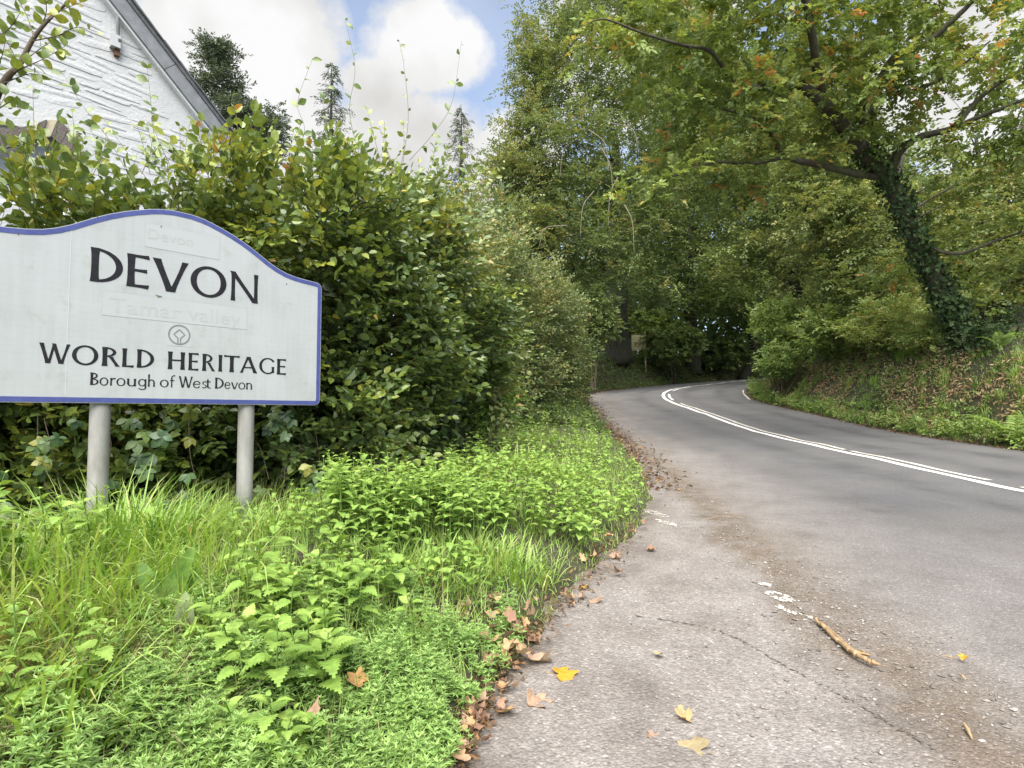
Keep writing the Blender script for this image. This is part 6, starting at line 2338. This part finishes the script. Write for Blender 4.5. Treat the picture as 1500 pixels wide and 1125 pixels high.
# grass tufts on the bank
C_, s_, e = bank_points(760, S0 + 7, S0 + 30, .1, 4.0)
k = fnoise(np.column_stack([s_, e * 2]), .3, 131, 2) > -.35
C_, e = C_[k], e[k]
rep = 34
P = np.repeat(C_, rep, 0)
n = len(P)
a = rng.uniform(0, 6.283, n)
qd = rng.uniform(0, .14, n)
P[:, 0] += np.cos(a) * qd
P[:, 1] += np.sin(a) * qd
P[:, 2] = ground_z(P[:, 0], P[:, 1])
tt = np.repeat(np.clip(rng.normal(.42, .15, len(C_)), 0, .84), rep) + .08 * rng.normal(size=n)
LL = np.repeat(rng.uniform(.2, .42, len(C_)), rep) * rng.uniform(.6, 1.2, n)
o = blades(P, LL, rng.uniform(.010, .018, n), rng.uniform(0, .5, n), a, rng.uniform(.5, 1.9, n), tt, 'bank_grass', M_GRASS, 3)
tag(o, 'tufts of grass hanging on the right bank', 'grass', kind='stuff')
# short grass over the whole bank
P, s_, e = bank_points(16000, S0 + 6, S0 + 30, .05, 4.6)
n = len(P)
o = blades(P, rng.uniform(.08, .2, n), rng.uniform(.007, .013, n), rng.uniform(.1, 1.1, n), rng.uniform(0, 6.28, n), rng.uniform(.3, 1.6, n), np.clip(.45 + .18 * fnoise(np.column_stack([s_, e]), .4, 151, 2) + .15 * rng.normal(size=n), 0, .9), 'bank_turf', M_GRASS, 3)
tag(o, 'short thin grass growing over the right bank', 'grass', kind='stuff')
# low leafy plants covering the bank, thickest along its foot
P, s_, e = bank_points(21000, S0 + 6, S0 + 31, .02, 5.2)
den_ = 1.2 * np.exp(-(e / .6) ** 2) + .6 * sstep(-.15, .4, fnoise(np.column_stack([s_, e * 2]), .35, 141, 3)) + .1
k = rng.uniform(0, 1, len(P)) < den_
P, e, s_ = P[k], e[k], s_[k]
n = len(P)
hh_ = (.10 + .20 * np.exp(-(e / .6) ** 2)) * rng.uniform(.3, 1.3, n) * (1 + .5 * fnoise(np.column_stack([s_, e]), .8, 142, 2))
P[:, 2] += hh_
D = nrm(rng.normal(0, 1, (n, 3)) + [-.7, -.4, .4])
U = np.array([[0, 0, 1.0]]) + rng.normal(0, .35, (n, 3))
LP, LA, LN, LL, LT, _ = sprays(P, D, U, rng.uniform(.08, .2, n), 5, .075, rng, .36 + .16 * fnoise(np.column_stack([s_, e]), .5, 143, 2) + .18 * np.exp(-(e / .6) ** 2), tvar=.1)
o = put('bank_plants', leaf_mesh('bank_plants', LP, LA, LN, LL, LT, .6, M_SHRUB, 2))
tag(o, 'low leafy plants covering the foot of the right bank', 'ground cover', kind='stuff')
# brighter weed clumps along the foot at the right
for i, (px, py) in enumerate(((1440, 640), (1490, 632), (1380, 628), (1345, 612), (1300, 610), (1468, 655), (1410, 640), (1495, 655))):
    p = ground_hit(px, py)[0]
    for j in range(4):
        xx, yy = p[0] + rng.normal(0, .2), p[1] + rng.normal(0, .25)
        if road_frame(xx, yy)[0][0] < WR + .1:
            continue
        nettle(xx, yy, rng.uniform(.25, .4), rng.uniform(.10, .14), 5, rng, 'bright green weed clump at the foot of the right bank', 'weeds along the foot of the right bank', False, tbias=.3, name='weed')
# fern at the right edge
def fern(px, py, Y, n_f, L, label, seed):
    rr = np.random.default_rng(seed)
    p = at(px, py, Y)
    p[2] = float(ground_z(p[0], p[1])[0])
    root = thing('fern', label, 'fern', tuple(p))
    for i in range(n_f):
        az = 3.4 + rr.normal(0, 1.6)
        t = np.linspace(0, 1, 15)
        spine = p + np.column_stack([np.cos(az) * L * t, np.sin(az) * L * t, L * (1.35 * t - .80 * t ** 2)]) * rr.uniform(.8, 1.1)
        d = nrm(np.gradient(spine, axis=0))
        s_ = nrm(np.cross(d, [0, 0, 1.0]))
        P, A, N, LL = [], [], [], []
        for j in range(1, 15):
            for sg in (-1, 1):
                P.append(spine[j]); A.append(s_[j] * sg + d[j] * .45); N.append(np.cross(d[j], s_[j]) * -1); LL.append(L * .30 * (1 - t[j]) ** .8 + .02)
        P, A, N, LL = map(np.array, (P, A, N, LL))
        P, A, N, LL = np.vstack([P, spine[:-1]]), np.vstack([A, d[:-1]]), np.vstack([N, np.cross(d[:-1], s_[:-1]) * -1]), np.concatenate([LL, np.full(14, L * .12)])
        fr = put('frond', leaf_mesh('frond', P, nrm(A), nrm(N + rr.normal(0, .1, N.shape)), LL, rr.uniform(.5, .9, len(P)), .17, M_NETTLE, 4, off=p), root)
    return root


fern(1490, 600, 13.0, 11, 1.0, 'bright green fern on the bank at the right edge', 1)
fern(1470, 560, 15.5, 5, .6, 'small fern half hidden on the bank below the oak', 2)
# ground plants under the far trees, left bank beyond the hedge
n = 11500
s_ = rng.uniform(S0 + 15, S0 + 52, n)
dd_ = rng.uniform(.05, 4.5, n) ** 1.1
cc = np.stack([np.interp(s_, S_ALL, CL[:, k]) for k in range(2)], -1)
nn_ = np.stack([np.interp(s_, S_ALL, NR[:, k]) for k in range(2)], -1)
xy = cc - nn_ * (wl_of(s_) + .2 + dd_)[:, None]
P = np.column_stack([xy, ground_z(xy[:, 0], xy[:, 1]) + rng.uniform(0, .35, n) * np.clip(dd_, .2, 1)])
D = rng.normal(0, 1, (n, 3)) + [0, -.6, .3]
LP, LA, LN, LL, LT, _ = sprays(P, D, np.array([[0, 0, 1.0]]) + rng.normal(0, .4, (n, 3)), rng.uniform(.15, .35, n), 4, .13, rng, np.clip(rng.normal(.35, .15, n), 0, 1), tvar=.1)
o = put('bank_undergrowth', leaf_mesh('bank_undergrowth', LP, LA, LN, LL, LT, .55, M_WOOD, 2))
tag(o, 'shaded undergrowth on the bank outside the bend', 'undergrowth', kind='stuff')
tot = sum(len(o.data.loop_triangles) if False else sum(1 for _ in ()) for o in [])
